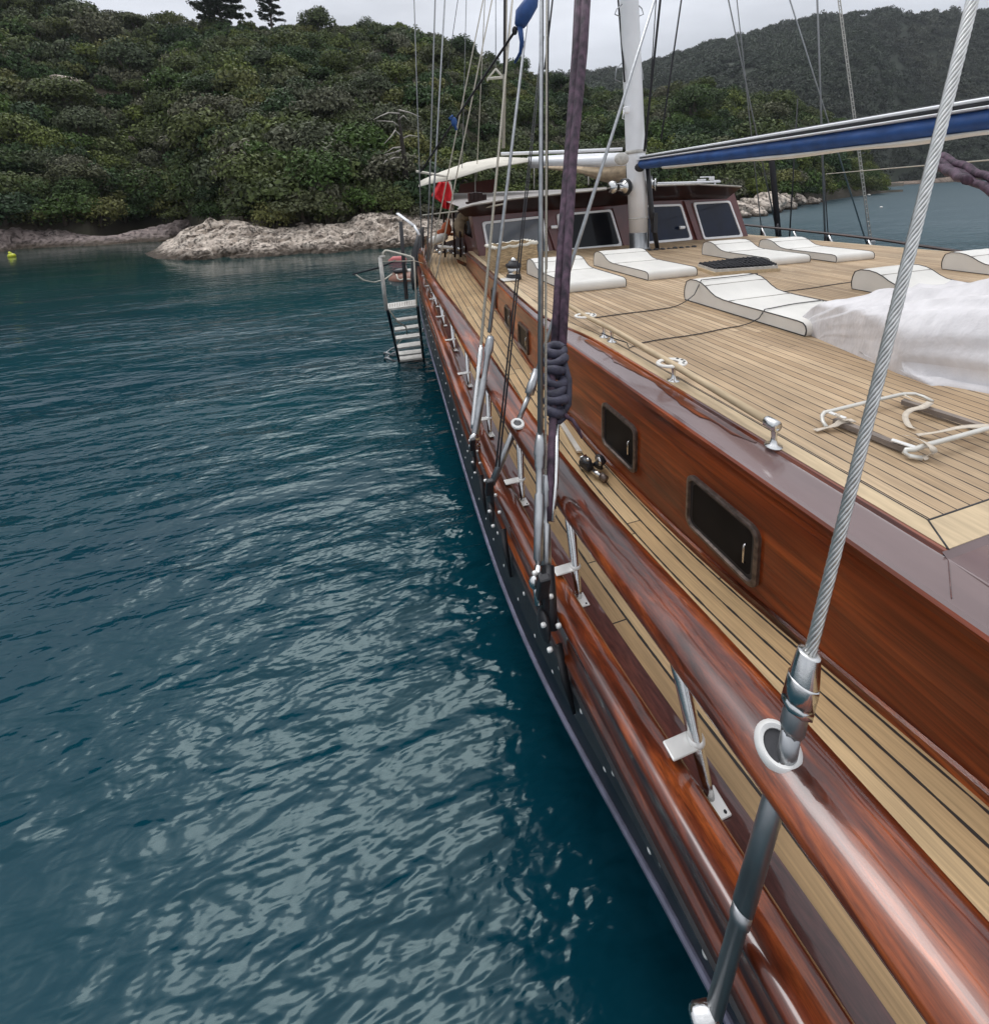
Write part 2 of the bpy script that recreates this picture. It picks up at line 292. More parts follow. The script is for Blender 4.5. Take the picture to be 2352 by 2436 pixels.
# water
def watermat():
    m, t, b = newmat('sea_water'); N = t.nodes; L = t.links
    tc = N.new('ShaderNodeTexCoord'); O = tc.outputs['Object']
    def nzn(scale, rot, st, det=3, dist=.3, rough=.5):
        mp = N.new('ShaderNodeMapping'); mp.inputs['Rotation'].default_value = (0, 0, R(rot)); mp.inputs['Scale'].default_value = st
        L.new(O, mp.inputs[0]); n = N.new('ShaderNodeTexNoise'); n.inputs['Scale'].default_value = scale; n.inputs['Detail'].default_value = det
        n.inputs['Distortion'].default_value = dist; n.inputs['Roughness'].default_value = rough; L.new(mp.outputs[0], n.inputs[0]); return n.outputs[0]
    a = nzn(2.1, 28, (.55, 1.5, 1), 3, .3, .45); c = nzn(7.5, 12, (.7, 1.4, 1), 2, .2, .5); d = nzn(.5, 20, (.6, 1.3, 1), 2, .1)
    def mad(x, f, y=None, add=0.0):
        n = N.new('ShaderNodeMath'); n.operation = 'MULTIPLY_ADD'; L.new(x, n.inputs[0]); n.inputs[1].default_value = f
        if y is not None: L.new(y, n.inputs[2])
        else: n.inputs[2].default_value = add
        return n.outputs[0]
    h = mad(a, 1.0, mad(c, .17, mad(d, 1.7)))
    # calmer and rougher patches
    p = nzn(.14, 8, (.8, 3.0, 1), 4)
    pr = N.new('ShaderNodeMapRange'); pr.inputs[1].default_value = .40; pr.inputs[2].default_value = .60; pr.inputs[3].default_value = .38; pr.inputs[4].default_value = 1.0
    L.new(p, pr.inputs[0])
    # the open bay to the right is ruffled by wind, the cove to the left is calmer
    sx = N.new('ShaderNodeSeparateXYZ'); L.new(O, sx.inputs[0])
    wm = N.new('ShaderNodeMapRange'); wm.inputs[1].default_value = 8; wm.inputs[2].default_value = 35; wm.inputs[3].default_value = 1.0; wm.inputs[4].default_value = 6.0
    L.new(sx.outputs[0], wm.inputs[0])
    rgh = N.new('ShaderNodeMapRange'); rgh.inputs[1].default_value = 8; rgh.inputs[2].default_value = 35; rgh.inputs[3].default_value = .10; rgh.inputs[4].default_value = .30
    L.new(sx.outputs[0], rgh.inputs[0]); L.new(rgh.outputs[0], b.inputs['Roughness'])
    bd = N.new('ShaderNodeMath'); bd.operation = 'MULTIPLY'; bd.inputs[1].default_value = .17; cy = N.new('ShaderNodeMapRange'); cy.inputs[1].default_value = 4; cy.inputs[2].default_value = 26; cy.inputs[3].default_value = 1.0; cy.inputs[4].default_value = .10
    L.new(sx.outputs[1], cy.inputs[0]); cm = N.new('ShaderNodeMath'); cm.operation = 'MULTIPLY'; L.new(wm.outputs[0], cm.inputs[0]); L.new(cy.outputs[0], cm.inputs[1])
    L.new(cm.outputs[0], bd.inputs[0])
    bp = N.new('ShaderNodeBump'); L.new(bd.outputs[0], bp.inputs['Distance'])
    L.new(pr.outputs[0], bp.inputs['Strength']); L.new(h, bp.inputs['Height']); L.new(bp.outputs[0], b.inputs['Normal'])
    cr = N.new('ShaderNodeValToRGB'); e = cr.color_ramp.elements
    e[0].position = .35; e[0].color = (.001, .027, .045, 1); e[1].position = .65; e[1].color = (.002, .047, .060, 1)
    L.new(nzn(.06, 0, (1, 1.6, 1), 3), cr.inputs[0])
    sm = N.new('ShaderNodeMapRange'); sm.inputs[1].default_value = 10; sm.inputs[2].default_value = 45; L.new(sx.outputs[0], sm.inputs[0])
    mxc = N.new('ShaderNodeMix'); mxc.data_type = 'RGBA'; mxc.inputs['B'].default_value = (.055, .095, .115, 1); L.new(sm.outputs[0], mxc.inputs['Factor']); L.new(cr.outputs[0], mxc.inputs['A'])  # paler base on the right paints in sky reflected by the bay
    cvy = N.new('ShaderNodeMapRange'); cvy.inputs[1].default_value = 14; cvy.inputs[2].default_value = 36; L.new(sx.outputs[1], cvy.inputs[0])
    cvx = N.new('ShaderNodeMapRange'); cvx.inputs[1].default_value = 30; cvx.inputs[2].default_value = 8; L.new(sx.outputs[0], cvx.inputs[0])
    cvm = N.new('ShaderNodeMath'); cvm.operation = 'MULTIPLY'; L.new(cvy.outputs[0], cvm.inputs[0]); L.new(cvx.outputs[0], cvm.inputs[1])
    mxd = N.new('ShaderNodeMix'); mxd.data_type = 'RGBA'; mxd.inputs['B'].default_value = (.006, .030, .026, 1); L.new(cvm.outputs[0], mxd.inputs['Factor']); L.new(mxc.outputs['Result'], mxd.inputs['A'])  # darker green base in the cove paints in the hill's reflection
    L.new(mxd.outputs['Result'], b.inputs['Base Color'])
    b.inputs['Roughness'].default_value = .045; b.inputs['IOR'].default_value = 1.333; b.inputs['Specular Tint'].default_value = (.82, 1.0, .97, 1)
    return m
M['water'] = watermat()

# ------------------------------------------------------------------ builders
WORLD_O = {}
def tag(o, label=None, cat=None, group=None, kind=None):
    if label: o['label'] = label
    if cat: o['category'] = cat
    if group: o['group'] = group
    if kind: o['kind'] = kind
    return o
def thing(name, label, cat, loc, group=None, raw=False):
    o = bpy.data.objects.new(name, None); COL.objects.link(o); o.empty_display_size = .2
    l = Vector(loc) + Vector((0, 0, H)); o.location = l; WORLD_O[o.name] = l
    return tag(o, label, cat, group)
class MB:
    def __init__(s): s.v = []; s.f = []; s.uv = []; s.mi = []; s.sm = []
    def add(s, vs, fs, uvs=None, mi=0, smooth=True):
        b = len(s.v); s.v += [tuple(x) for x in vs]
        for k, f in enumerate(fs):
            s.f.append(tuple(b+i for i in f)); s.mi.append(mi); s.sm.append(smooth)
            s.uv.append([uvs[i] for i in f] if uvs else [(0, 0)]*len(f))
        return s
    def box(s, c, size, rot=None, mi=0, bev=0.0):
        x, y, z = [a/2 for a in size]; Rm = rot or Matrix.Identity(3); c = Vector(c)
        if bev <= 0:
            vs = [Vector((i*x, j*y, k*z)) for i in (-1, 1) for j in (-1, 1) for k in (-1, 1)]
            fs = [(0, 1, 3, 2), (4, 6, 7, 5), (0, 4, 5, 1), (2, 3, 7, 6), (0, 2, 6, 4), (1, 5, 7, 3)]
            return s.add([c+Rm@v for v in vs], fs, mi=mi, smooth=False)
        # rounded-corner prism (in xy) with bevelled top/bottom
        bev = min(bev, x*.95, y*.95, z*.95); rings = []; n = 4
        for (zz, ins) in ((-z, bev), (-z+bev, 0), (z-bev, 0), (z-bev*.3, bev*.3), (z, bev)):
            ring = []
            for (sx, sy, a0) in ((1, 1, 0), (-1, 1, 90), (-1, -1, 180), (1, -1, 270)):
                for q in range(n+1):
                    a = R(a0+90*q/n); r_ = max(bev-ins, .0001)
                    ring.append(Vector((sx*(x-bev)+r_*math.cos(a), sy*(y-bev)+r_*math.sin(a), zz)))
            rings.append(ring)
        k = len(rings[0]); vs = [c+Rm@v for r_ in rings for v in r_]
        fs = [(i*k+j, i*k+(j+1) % k, (i+1)*k+(j+1) % k, (i+1)*k+j) for i in range(len(rings)-1) for j in range(k)]
        fs += [tuple(range(k-1, -1, -1)), tuple(range((len(rings)-1)*k, len(rings)*k))]
        return s.add(vs, fs, mi=mi, smooth=False)
    def tube(s, pts, r, n=8, mi=0, cap=True, flat=1.0):
        pts = [Vector(p) for p in pts]; rs = r if isinstance(r, (list, tuple)) else [r]*len(pts)
        vs = []; prev = None
        for i, p in enumerate(pts):
            d = (pts[min(i+1, len(pts)-1)] - pts[max(i-1, 0)]).normalized()
            if prev is None:
                a = d.cross(Vector((0, 0, 1)))
                if a.length < .05: a = d.cross(Vector((0, 1, 0)))
                a.normalize()
            else:
                a = (prev - d*prev.dot(d)).normalized()
            prev = a; b = d.cross(a)
            for j in range(n):
                t = 2*math.pi*j/n; vs.append(p + (a*math.cos(t) + b*math.sin(t)*flat)*rs[i])
        fs = [(i*n+j, i*n+(j+1) % n, (i+1)*n+(j+1) % n, (i+1)*n+j) for i in range(len(pts)-1) for j in range(n)]
        if cap: fs += [tuple(range(n-1, -1, -1)), tuple(range((len(pts)-1)*n, len(pts)*n))]
        return s.add(vs, fs, mi=mi)
    def lathe(s, p0, p1, prof, n=16, mi=0):
        """prof: list of (t along p0->p1 in 0..1, radius); sharp steps allowed"""
        p0, p1 = Vector(p0), Vector(p1); d = (p1-p0).normalized()
        a = d.cross(Vector((0, 0, 1)));
        if a.length < .05: a = d.cross(Vector((0, 1, 0)))
        a.normalize(); b = d.cross(a); vs = []
        for t, r in prof:
            c = p0+(p1-p0)*t
            for j in range(n):
                q = 2*math.pi*j/n; vs.append(c+(a*math.cos(q)+b*math.sin(q))*r)
        fs = [(i*n+j, i*n+(j+1) % n, (i+1)*n+(j+1) % n, (i+1)*n+j) for i in range(len(prof)-1) for j in range(n)]
        fs += [tuple(range(n-1, -1, -1)), tuple(range((len(prof)-1)*n, len(prof)*n))]
        return s.add(vs, fs, mi=mi)
    def ball(s, c, r, sx=1, sy=1, sz=1, n=10, mi=0):
        vs = []; fs = []
        for i in range(n+1):
            a = math.pi*i/n
            for j in range(n*2):
                b = math.pi*j/n
                vs.append((c[0]+r*sx*math.sin(a)*math.cos(b), c[1]+r*sy*math.sin(a)*math.sin(b), c[2]+r*sz*math.cos(a)))
        k = n*2
        fs = [(i*k+j, (i+1)*k+j, (i+1)*k+(j+1) % k, i*k+(j+1) % k) for i in range(n) for j in range(k)]
        return s.add(vs, fs, mi=mi)
    def grid(s, rows, uvs=None, mi=0, smooth=True, closed=False):
        """rows: list of equal-length point lists"""
        k = len(rows[0]); vs = [p for r in rows for p in r]; u = [q for r in uvs for q in r] if uvs else None
        fs = []
        for i in range(len(rows)-1):
            for j in range(k if closed else k-1):
                j2 = (j+1) % k; fs.append((i*k+j, i*k+j2, (i+1)*k+j2, (i+1)*k+j))
        return s.add(vs, fs, u, mi, smooth)
    def build(s, name, mats, parent=None, local=False, loc=None, sharp=None):
        me = bpy.data.meshes.new(name)
        if parent is not None: org = WORLD_O.get(parent.name, Vector((0, 0, 0)))
        elif loc is not None: org = Vector(loc)+Vector((0, 0, H))
        else: org = Vector((0, 0, 0))
        sh = Vector((0, 0, 0)) if local else Vector((0, 0, H))-org
        me.from_pydata([(x+sh.x, y+sh.y, z+sh.z) for x, y, z in s.v], [], s.f)
        for mm in (mats if isinstance(mats, (list, tuple)) else [mats]): me.materials.append(mm)
        me.polygons.foreach_set('material_index', s.mi); me.polygons.foreach_set('use_smooth', s.sm)
        uv = me.uv_layers.new(name='UVMap'); uv.data.foreach_set('uv', [c for f in s.uv for p in f for c in p[:2]])
        me.update()
        if sharp: me.set_sharp_from_angle(angle=R(sharp))
        o = bpy.data.objects.new(name, me); COL.objects.link(o)
        if parent is not None: o.parent = parent
        elif loc is not None: o.location = org
        WORLD_O[o.name] = org
        return o
def dup(root, loc=None, label=None, rotz=None):
    def cp(o, par):
        c = o.copy(); COL.objects.link(c)
        if par is not None: c.parent = par
        for ch in list(o.children): cp(ch, c)
        return c
    r = cp(root, None)
    if loc is not None: r.location = Vector(loc)+Vector((0, 0, H))
    if label: r['label'] = label
    if rotz is not None: r.rotation_euler = (0, 0, rotz)
    return r
def lerp(tab, y):
    if y <= tab[0][0]: return tab[0][1]
    for (a, b), (c, d) in zip(tab, tab[1:]):
        if y <= c: return b+(d-b)*(y-a)/(c-a)
    return tab[-1][1]
def smooth_tab(tab):
    xs = np.linspace(tab[0][0], tab[-1][0], 400); ys = np.array([lerp(tab, x) for x in xs])
    k = np.hanning(31); k /= k.sum(); yp = np.pad(ys, 15, mode='edge'); ys = np.convolve(yp, k, 'valid')
    return lambda y: float(np.interp(y, xs, ys))

# ================================================================== WATER
def build_water():
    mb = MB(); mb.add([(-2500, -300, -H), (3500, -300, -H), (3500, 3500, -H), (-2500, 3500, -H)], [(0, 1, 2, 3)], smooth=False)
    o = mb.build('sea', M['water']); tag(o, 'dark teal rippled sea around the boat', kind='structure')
build_water()

# ================================================================== THE BOAT
zd = smooth_tab([(-3, -1.86), (-1, -1.95), (.4, -2.05), (.73, -2.09), (1.14, -2.17), (1.63, -2.25), (2.1, -2.32), (2.7, -2.35), (3.4, -2.36), (4.5, -2.27), (5.7, -2.13), (8, -1.96), (10.7, -1.86), (13, -1.75), (18, -1.5)])
xb = smooth_tab([(-3, 1.7), (-1.5, 1.0), (-.5, .85), (.4, .82), (3, .825), (4.1, .85), (5.5, .90), (7.6, .99), (9.6, 1.12), (12, 1.4), (15, 2.2), (17.2, 3.2)])
xr = smooth_tab([(-3, 1.75), (-1.5, 1.08), (-.5, .92), (.4, .895), (1, .935), (1.5, .965), (2.5, .995), (3.5, 1.02), (5, 1.03), (7.3, 1.04), (8.8, 1.09), (10, 1.2), (12, 1.5), (15, 2.3), (17.2, 3.3)])
xt = smooth_tab([(-3, 1.9), (4.6, 1.9), (5.5, 1.97), (7, 2.13), (9, 2.32), (11, 2.5), (15, 3.2)])
CX = 6.55                                   # centreline
YS = [(-2.6 + i*.18) for i in range(int((16.8+2.6)/.18)+1)]
tk = smooth_tab([(-3, .2), (.5, .15), (1, .13), (1.5, .085), (2.0, .03), (2.6, 0), (18, 0)])
boat = thing('wooden_sailboat', 'long varnished wooden sailing boat with teak decks and white mast', 'sailboat', (CX, 7, -H))
def mir(p): return (2*CX-p[0], p[1], p[2])
def extrude_profile(name, prof, mat, parent=boat, ys=YS, both=True, uvx=False, closed=False, sharp=30, port_prof=None, port_mat=None):
    """prof(y) -> list of (x, z); lofted along y; also mirrored to the port side"""
    res = []
    for side in ((0, 1) if both else (0,)):
        mb = MB(); rows = []; uvs = []; vv = 0; last = None
        for y in ys:
            pr = (prof if not (side and port_prof) else port_prof)(y); row = [(x, y, z) for x, z in pr]
            if side: row = [mir(p) for p in row]
            if last: vv += (Vector(row[0])-Vector(last)).length
            last = row[0]
            u = [0]
            for i in range(1, len(row)): u.append(u[-1]+(Vector(row[i])-Vector(row[i-1])).length)
            rows.append(row[::-1] if side else row); uvs.append([(q, vv) for q in (u[::-1] if side else u)])
        mb.grid(rows, uvs, closed=closed)
        res.append(mb.build(name, port_mat if side and port_mat else mat, parent, sharp=sharp))
    return res[0]

# hull below the rub rail, mouldings, cap
def hullp(y):
    b, d = xb(y), zd(y)
    return [(b+.10+tk(y), d-.28), (b+.06+tk(y), d-.62), (b+.30+tk(y)*1.2, d-1.05), (b+.55+tk(y)*1.3, -H+.02), (b+1.1+tk(y), -H-.6)]
extrude_profile('hull', hullp, M['navy'])
extrude_profile('bulwark', lambda y: (lambda b, d: [(b+.15, d-.04), (b+.15, d+.105), (b+.143, d+.130), (b+.128, d+.137), (b+.03, d+.142), (b+.010, d+.137), (b-.001, d+.122), (b+.001, d+.095), (b+.018, d+.078), (b+.026, d+.05), (b+.036, d-.07), (b+.030, d-.082), (b+.016, d-.088), (b+.012, d-.10), (b+.022, d-.118), (b+.03, d-.15), (b+.03, d-.18), (b+.06, d-.20)])(xb(y), zd(y)), M['varnish'], sharp=60)
rub = extrude_profile('rub_rail', lambda y: (lambda b, d: [(b+.07, d-.17), (b+.034, d-.186), (b+.022, d-.20), (b+.016+tk(y)*.35, d-.30), (b+.012+tk(y)*.7, d-.41), (b+.03+tk(y)*.7, d-.43), (b+.09+tk(y), d-.43)])(xb(y), zd(y)), M['black'])
extrude_profile('metal_strip', lambda y: (lambda b, d: [(b+.06+tk(y), d-.60), (b+.018+tk(y), d-.605), (b+.008+tk(y), d-.615), (b+.008+tk(y), d-.632), (b+.02+tk(y), d-.64), (b+.08+tk(y), d-.64)])(xb(y), zd(y)), M['lav'])
extrude_profile('hull_band', lambda y: (lambda b, d: [(b+.05+tk(y), d-.43), (b+.03+tk(y)*.7, d-.435), (b+.026+tk(y), d-.60), (b+.06+tk(y), d-.61)])(xb(y), zd(y)), M['navy'])
extrude_profile('waterway', lambda y: (lambda b, d: [(b+.14, d+.03), (b+.155, d+.022), (b+.30, d+.008), (b+.305, d-.03)])(xb(y), zd(y)), M['waterway'])
# side deck with uv across
def sidedeck():
    for side in (0, 1):
        mb = MB(); rows, uvs = [], []; vv = 0; last = None
        for y in YS:
            x0, x1 = xb(y)+.30, xt(y)+.04; z = zd(y)
            n = 8; row = [(x0+(x1-x0)*i/n, y, z+.002) for i in range(n+1)]
            if last is not None: vv += math.hypot(y-last[1], x0-last[0])
            last = (x0, y)
            # the planks follow the rail: constant offset from the outboard edge
            uv = [((p[0]-x0)+.02, vv) for p in row]
            if side: row = [mir(p) for p in row][::-1]; uv = uv[::-1]
            rows.append(row); uvs.append(uv)
        mb.grid(rows, uvs); mb.build('side_deck', M['side_deck'], boat)
sidedeck()
cw = smooth_tab([(-3, .235), (3.9, .235), (4.7, .075), (12, .06)])
YT = [y for y in YS if y <= 11.0]
ZT = -1.5; ZR = ZT+.04; DY0 = 1.03
# cabin trunk side, coaming, roof deck
extrude_profile('cabin_side', lambda y: [(xt(y), zd(y)-.05), (xt(y), ZT-.055), (xt(y)-.028, ZT-.05), (xt(y)-.03, ZT-.012), (xt(y)-.018, ZT)], M['varnish_side'], ys=YT)
extrude_profile('cabin_skirting', lambda y: [(xt(y)-.002, zd(y)+.045), (xt(y)-.02, zd(y)+.04), (xt(y)-.024, zd(y)+.0), (xt(y), zd(y)-.01)], M['varnish'], ys=YT)
def ctop(y):
    x = xt(y); c = cw(y); return [(x-.018, ZT), (x-.004, ZT+.012), (x+c-.045, ZT+.018), (x+c-.03, ZT+.024)]
extrude_profile('coaming', ctop, M['coaming'], ys=YT)
extrude_profile('coaming_lip', lambda y: [(xt(y)+cw(y)-.035, ZT+.01), (xt(y)+cw(y)-.02, ZR), (xt(y)+cw(y)+.005, ZR+.001)], M['varnish'], ys=[DY0]+[y for y in YT if y >= 1.1])
ZR = ZT+.04

def roofdeck():
    mb = MB(); rows, uvs = [], []
    ys = [DY0+.13+i*.2 for i in range(52)]; ys = [y for y in ys if y < 10.9]
    for y in ys:
        x0 = xt(y)+cw(y)+.11; x1 = 2*CX-x0; n = 24
        row = []; uv = []
        for i in range(n+1):
            x = x0+(x1-x0)*i/n; camb = .0*(1-((x-CX)/(CX-x0))**2)
            row.append((x, y, ZR+camb)); uv.append((x-2.0, y))
        rows.append(row); uvs.append(uv)
    mb.grid(rows, uvs); return mb.build('roof_deck', M['deck'], boat)
roofdeck()
def border():
    mb = MB()
    for side in (0, 1):
        rows = []
        for y in [DY0]+[y for y in YT if y > DY0+.1]:
            x = xt(y)+cw(y)
            dx = .11; yy = y
            r = [(x, y, ZR-.02), (x, y, ZR+.003), (x+dx, max(y, DY0+.13) if y == DY0 else y, ZR+.003)]
            if side: r = [mir(p) for p in r][::-1]
            rows.append(r)
        mb.grid(rows, smooth=False)
    a = xt(DY0)+.235
    mb.add([(a+.006, DY0, ZR+.003), (2*CX-a-.006, DY0, ZR+.003), (2*CX-a-.116, DY0+.13, ZR+.003), (a+.116, DY0+.13, ZR+.003), (a, DY0, ZR-.02), (2*CX-a, DY0, ZR-.02)], [(0, 1, 2, 3), (4, 5, 1, 0)], smooth=False)
    o = mb.build('deck_border', M['border'], boat)
    s = MB()
    s.tube([(a, DY0, ZR+.002), (a+.11, DY0+.13, ZR+.002)], .005, 6)
    s.tube([(a+.11, DY0+.13, ZR+.001), (2*CX-a-.11, DY0+.13, ZR+.001)], .005, 6)
    for y0, y1 in zip([DY0+.13]+list(np.arange(1.5, 10.8, .5)), list(np.arange(1.5, 11, .5))):
        s.tube([(xt(y0)+cw(y0)+.11, y0, ZR+.001), (xt(y1)+cw(y1)+.11, y1, ZR+.001)], .005, 6)
    s.build('border_seam', M['black'], o)
border()
# front plate of the trunk
mb = MB(); mb.add([(1.9, -2.6, ZT+.018), (2*CX-1.9, -2.6, ZT+.018), (2*CX-1.9-.2, DY0-.02, ZT+.022), (2.1, DY0-.02, ZT+.022)], [(0, 1, 2, 3)], smooth=False)
mb.add([(2.1, DY0-.02, ZT+.022), (2*CX-2.1, DY0-.02, ZT+.022), (2*CX-2.1, DY0, ZR), (2.1, DY0, ZR)], [(0, 1, 2, 3)], smooth=False)
mb.build('front_coaming', M['coaming'], boat)
# mitre line
mb = MB(); mb.tube([(2.135, DY0, ZT+.0225), (1.92, .9, ZT+.0155)], .0018, 5); mb.build('coaming_seam', M['waterway'], boat)

# portholes in the cabin side
def port_window(y0, y1, z0, z1):
    x = xt((y0+y1)/2)-.006; ang = math.atan2(xt(y1)-xt(y0), y1-y0)
    w_, h_ = (y1-y0), (z1-z0); cy, cz = (y0+y1)/2, (z0+z1)/2
    def ring(ww, hh, r, xo, n=5):
        pts = []
        for sy, sz, a0 in ((1, 1, 0), (-1, 1, 90), (-1, -1, 180), (1, -1, 270)):
            for q in range(n+1):
                a = R(a0+90*q/n); yy = sy*(ww/2-r)+r*math.cos(a); zz = sz*(hh/2-r)+r*math.sin(a)
                pts.append((x-xo+yy*math.tan(ang), cy+yy, cz+zz))
        return pts
    mb = MB(); mb.grid([ring(w_, h_, .06, -.01), ring(w_, h_, .06, .016), ring(w_-.02, h_-.02, .055, .022), ring(w_-.045, h_-.045, .05, .022), ring(w_-.055, h_-.055, .045, .005), ring(w_-.06, h_-.06, .045, -.004)], closed=True)
    f = mb.build('port_window', M['frame_wood'], boat, sharp=35)
    p = MB(); r_ = ring(w_-.055, h_-.055, .045, .003); p.add(r_, [tuple(range(len(r_)))], smooth=False); p.build('pane', M['port_glass'], f)
    g = MB(); g.grid([ring(w_-.05, h_-.05, .045, .0045), ring(w_-.095, h_-.095, .035, .0045)], closed=True, smooth=False); g.build('gasket', M['black'], f)
    k = MB(); k.tube([(x-.02, y0+.07, cz-.06), (x-.035, y0+.07, cz-.05), (x-.035, y0+.07, cz+.05), (x-.02, y0+.07, cz+.06)], .006, 6); k.build('catch', M['steel'], f)
for y0, y1, z0, z1 in ((1.655, 2.2, -2.165, -1.80), (2.76, 3.26, -2.19, -1.80), (5.15, 5.62, -2.08, -1.74), (6.1, 6.5, -2.05, -1.72), (7.2, 7.6, -1.98, -1.68)):
    port_window(y0, y1, z0, z1)
# water drips / peeling patches on the coaming: darker gloss strip beside the deck
mb = MB(); pr = []
for i in range(34):
    y = 1.9+i*.06
    wv = .06+.05*noise.noise((y*2.3, 0, 1))+.025*noise.noise((y*9, 3, 1))
    wv *= min(1, (y-1.88)/.12)
    pr.append([(xt(y)+.198-max(wv, .002), y, ZT+.0185+.0035), (xt(y)+.2, y, ZT+.0225+.0035)])
mb.grid(pr); mb.build('wet_varnish_patch', M['varnish'], boat)

# handrail (cap) on stanchions
def railz(y): return zd(y)+.55
def railp(y):
    x, z = xr(y), railz(y); wd = .245 if y < 5 else max(.16, .245-.03*(y-5))
    return [(x+.03, z-.085), (x+.005, z-.072), (x-.004, z-.05), (x+.002, z-.028), (x+.03, z-.004), (x+.07, z+.012), (x+wd*.5, z+.018), (x+wd-.06, z+.010), (x+wd-.02, z-.008), (x+wd, z-.032), (x+wd-.004, z-.062), (x+wd-.04, z-.085)]
def railport(y):
    x, z = xr(y), railz(y); return [(x+.06+.05*math.cos(a), z-.03+.035*math.sin(a)) for a in (0, .8, 1.57, 2.4, 3.14, 3.9, 4.7, 5.5)]
rail = extrude_profile('handrail', railp, M['varnish'], closed=True, sharp=50, ys=[y for y in YS if y < 13], port_prof=railport, port_mat=M['wheel_dark'])
def railc(y): return (xr(y)+.12, y, railz(y))
feet = [(-.45, None), (1.03, 1), (2.02, 1), (2.95, 1)]+[(3.9+.95*i, 1) for i in range(9)]
for k, (yf, _) in enumerate(feet):
    for side in (0, 1):
        if side and (yf < 4): continue
        b, d = xb(yf), zd(yf); fx = b+.205
        foot = Vector((fx, yf, d+.02)); capz = d+.145; top = Vector((xr(yf+.25)+.10, yf+.28, railz(yf+.25)-.07))
        mid = foot.lerp(top, .38); mid2 = Vector((b+.165, yf+.12, capz+.02))
        T = (lambda p: mir(p)) if side else (lambda p: tuple(p))
        k_ = (capz+.01-foot.z)/(top.z-foot.z); mid2 = foot.lerp(top, k_)
        mb = MB(); mb.tube([T(top), T(top.lerp(mid2, .5)+Vector((.004, 0, 0))), T(mid2), T(foot.lerp(mid2, .3)), T(foot)], [.031, .030, .026, .019, .017], 16)
        s_ = mb.build('stanchion', M['steel'], boat)
        mb = MB(); mb.box(T((b+.160, mid2.y, d+.150)), (.13, .062, .010), bev=.012); mb.ball(T((mid2.x, mid2.y, d+.155)), .034, 1, 1, .45, 7)
        mb.build('cap_bracket', M['white_fit'], s_)
        mb = MB(); mb.box(T((fx+.01, yf-.015, d+.028)), (.055, .085, .010), bev=.02); mb.ball(T((fx+.02, yf-.045, d+.033)), .006, 1, 1, .5, 5, mi=1)
        mb.build('foot_plate', [M['white_fit'], M['black']], s_)

# bolts on the rub rail
bolt_me = None
for i in range(46):
    y = .55+i*.27
    for dz, ph in ((-.235, 0), (-.385, .12)):
        yy = y+ph+.03*math.sin(i*5); lx = xb(yy)+.016+tk(yy)*(.2 if dz > -.3 else .6)
        if bolt_me is None:
            mb = MB(); mb.ball((0, 0, 0), .0125, .55, 1, 1, 5); o = mb.build('bolt', M['white_fit'], local=True); bolt_me = o.data; bpy.data.objects.remove(o)
        o = bpy.data.objects.new('bolt', bolt_me); COL.objects.link(o); o.parent = rub; o.location = Vector((lx, yy, zd(yy)+dz+H))-WORLD_O[boat.name]

# wooden grab rail on the roof deck + fittings
GZ = ZR+.125
g0 = onz(1842, 1012, GZ); g1 = onz(1602, 868, GZ); g2 = onz(1455, 783, GZ); g3 = onz(1392, 752, GZ); g4 = onz(1345, 722, GZ)
mb = MB(); mb.tube([g0, g1, g2, g3, g4], [.024, .026, .026, .025, .024], 12); gr = mb.build('grab_rail', M['border'], boat)
for p in (g0, g1, g2, onz(1436, 773, GZ), g4):
    mb = MB(); b0 = (p[0], p[1]+.0, ZR)
    mb.lathe(b0, (p[0], p[1], GZ-.012), [(0, .046), (.06, .046), (.1, .02), (.5, .014), (.85, .018), (1, .024)], 14)
    mb.lathe((p[0], p[1]-.02, GZ), (p[0], p[1]+.055, GZ), [(0, .03), (.08, .034), (.9, .034), (1, .03)], 14) if p is g0 else None
    mb.build('rail_post', M['steel'], gr)
for px, py in ((1597, 862), (1392, 750)):
    c = onz(px, py, ZR+.13); mb = MB()
    def oval(rx, ry, z, ox=0): return [(c[0]+ox+rx*math.cos(2*math.pi*i/28), c[1]+ry*math.sin(2*math.pi*i/28), z) for i in range(28)]
    z = c[2]
    mb.grid([oval(.075, .048, z-.008, -.02), oval(.075, .048, z+.004, -.02), oval(.12, .085, z+.004), oval(.125, .09, z-.004), oval(.12, .085, z-.012), oval(.075, .048, z-.008, -.02)], closed=True)
    for q in range(4):
        a = R(-50+28*q); mb.box((c[0]+.1*math.cos(a), c[1]+.068*math.sin(a), z+.004), (.018, .014, .006), mi=1)
    mb.build('rope_guide', [M['vinyl'], M['black']], boat, sharp=40)

# track with sliding block on the side deck
t0 = onz(1378, 1082, zd(3.2)+.012); t1 = onz(1290, 930, zd(4.2)+.012); t2 = onz(1205, 815, zd(5.3)+.012)
mb = MB()
pts = [t0, t1, t2]
for a, c in zip(pts, pts[1:]):
    a, c = Vector(a), Vector(c); d = (c-a); mb.box((a+c)/2, (.045, d.length, .018), Matrix.Rotation(-math.atan2(d.x, d.y), 3, 'Z'))
tr = mb.build('sheet_track', M['alu'], boat)
def px3(px, py, z): return Vector(onz(px, py, z))
base = px3(1398, 1120, zd(3.0)+.02)
mb = MB(); mb.box(base+Vector((0, .03, .035)), (.075, .12, .075), Matrix.Rotation(.3, 3, 'Z'), bev=.02)
mb.ball(base+Vector((.0, .03, .075)), .045, 1, 1.3, .6, 7)
mb.lathe(base+Vector((.07, -.04, .05)), base+Vector((.12, .0, .08)), [(0, .045), (.5, .03), (1, .05)], 12)
mb.ball(base+Vector((.12, .01, .07)), .05, .8, 1.2, .8, 7)
blk = mb.build('pulley_block', M['black'], boat)
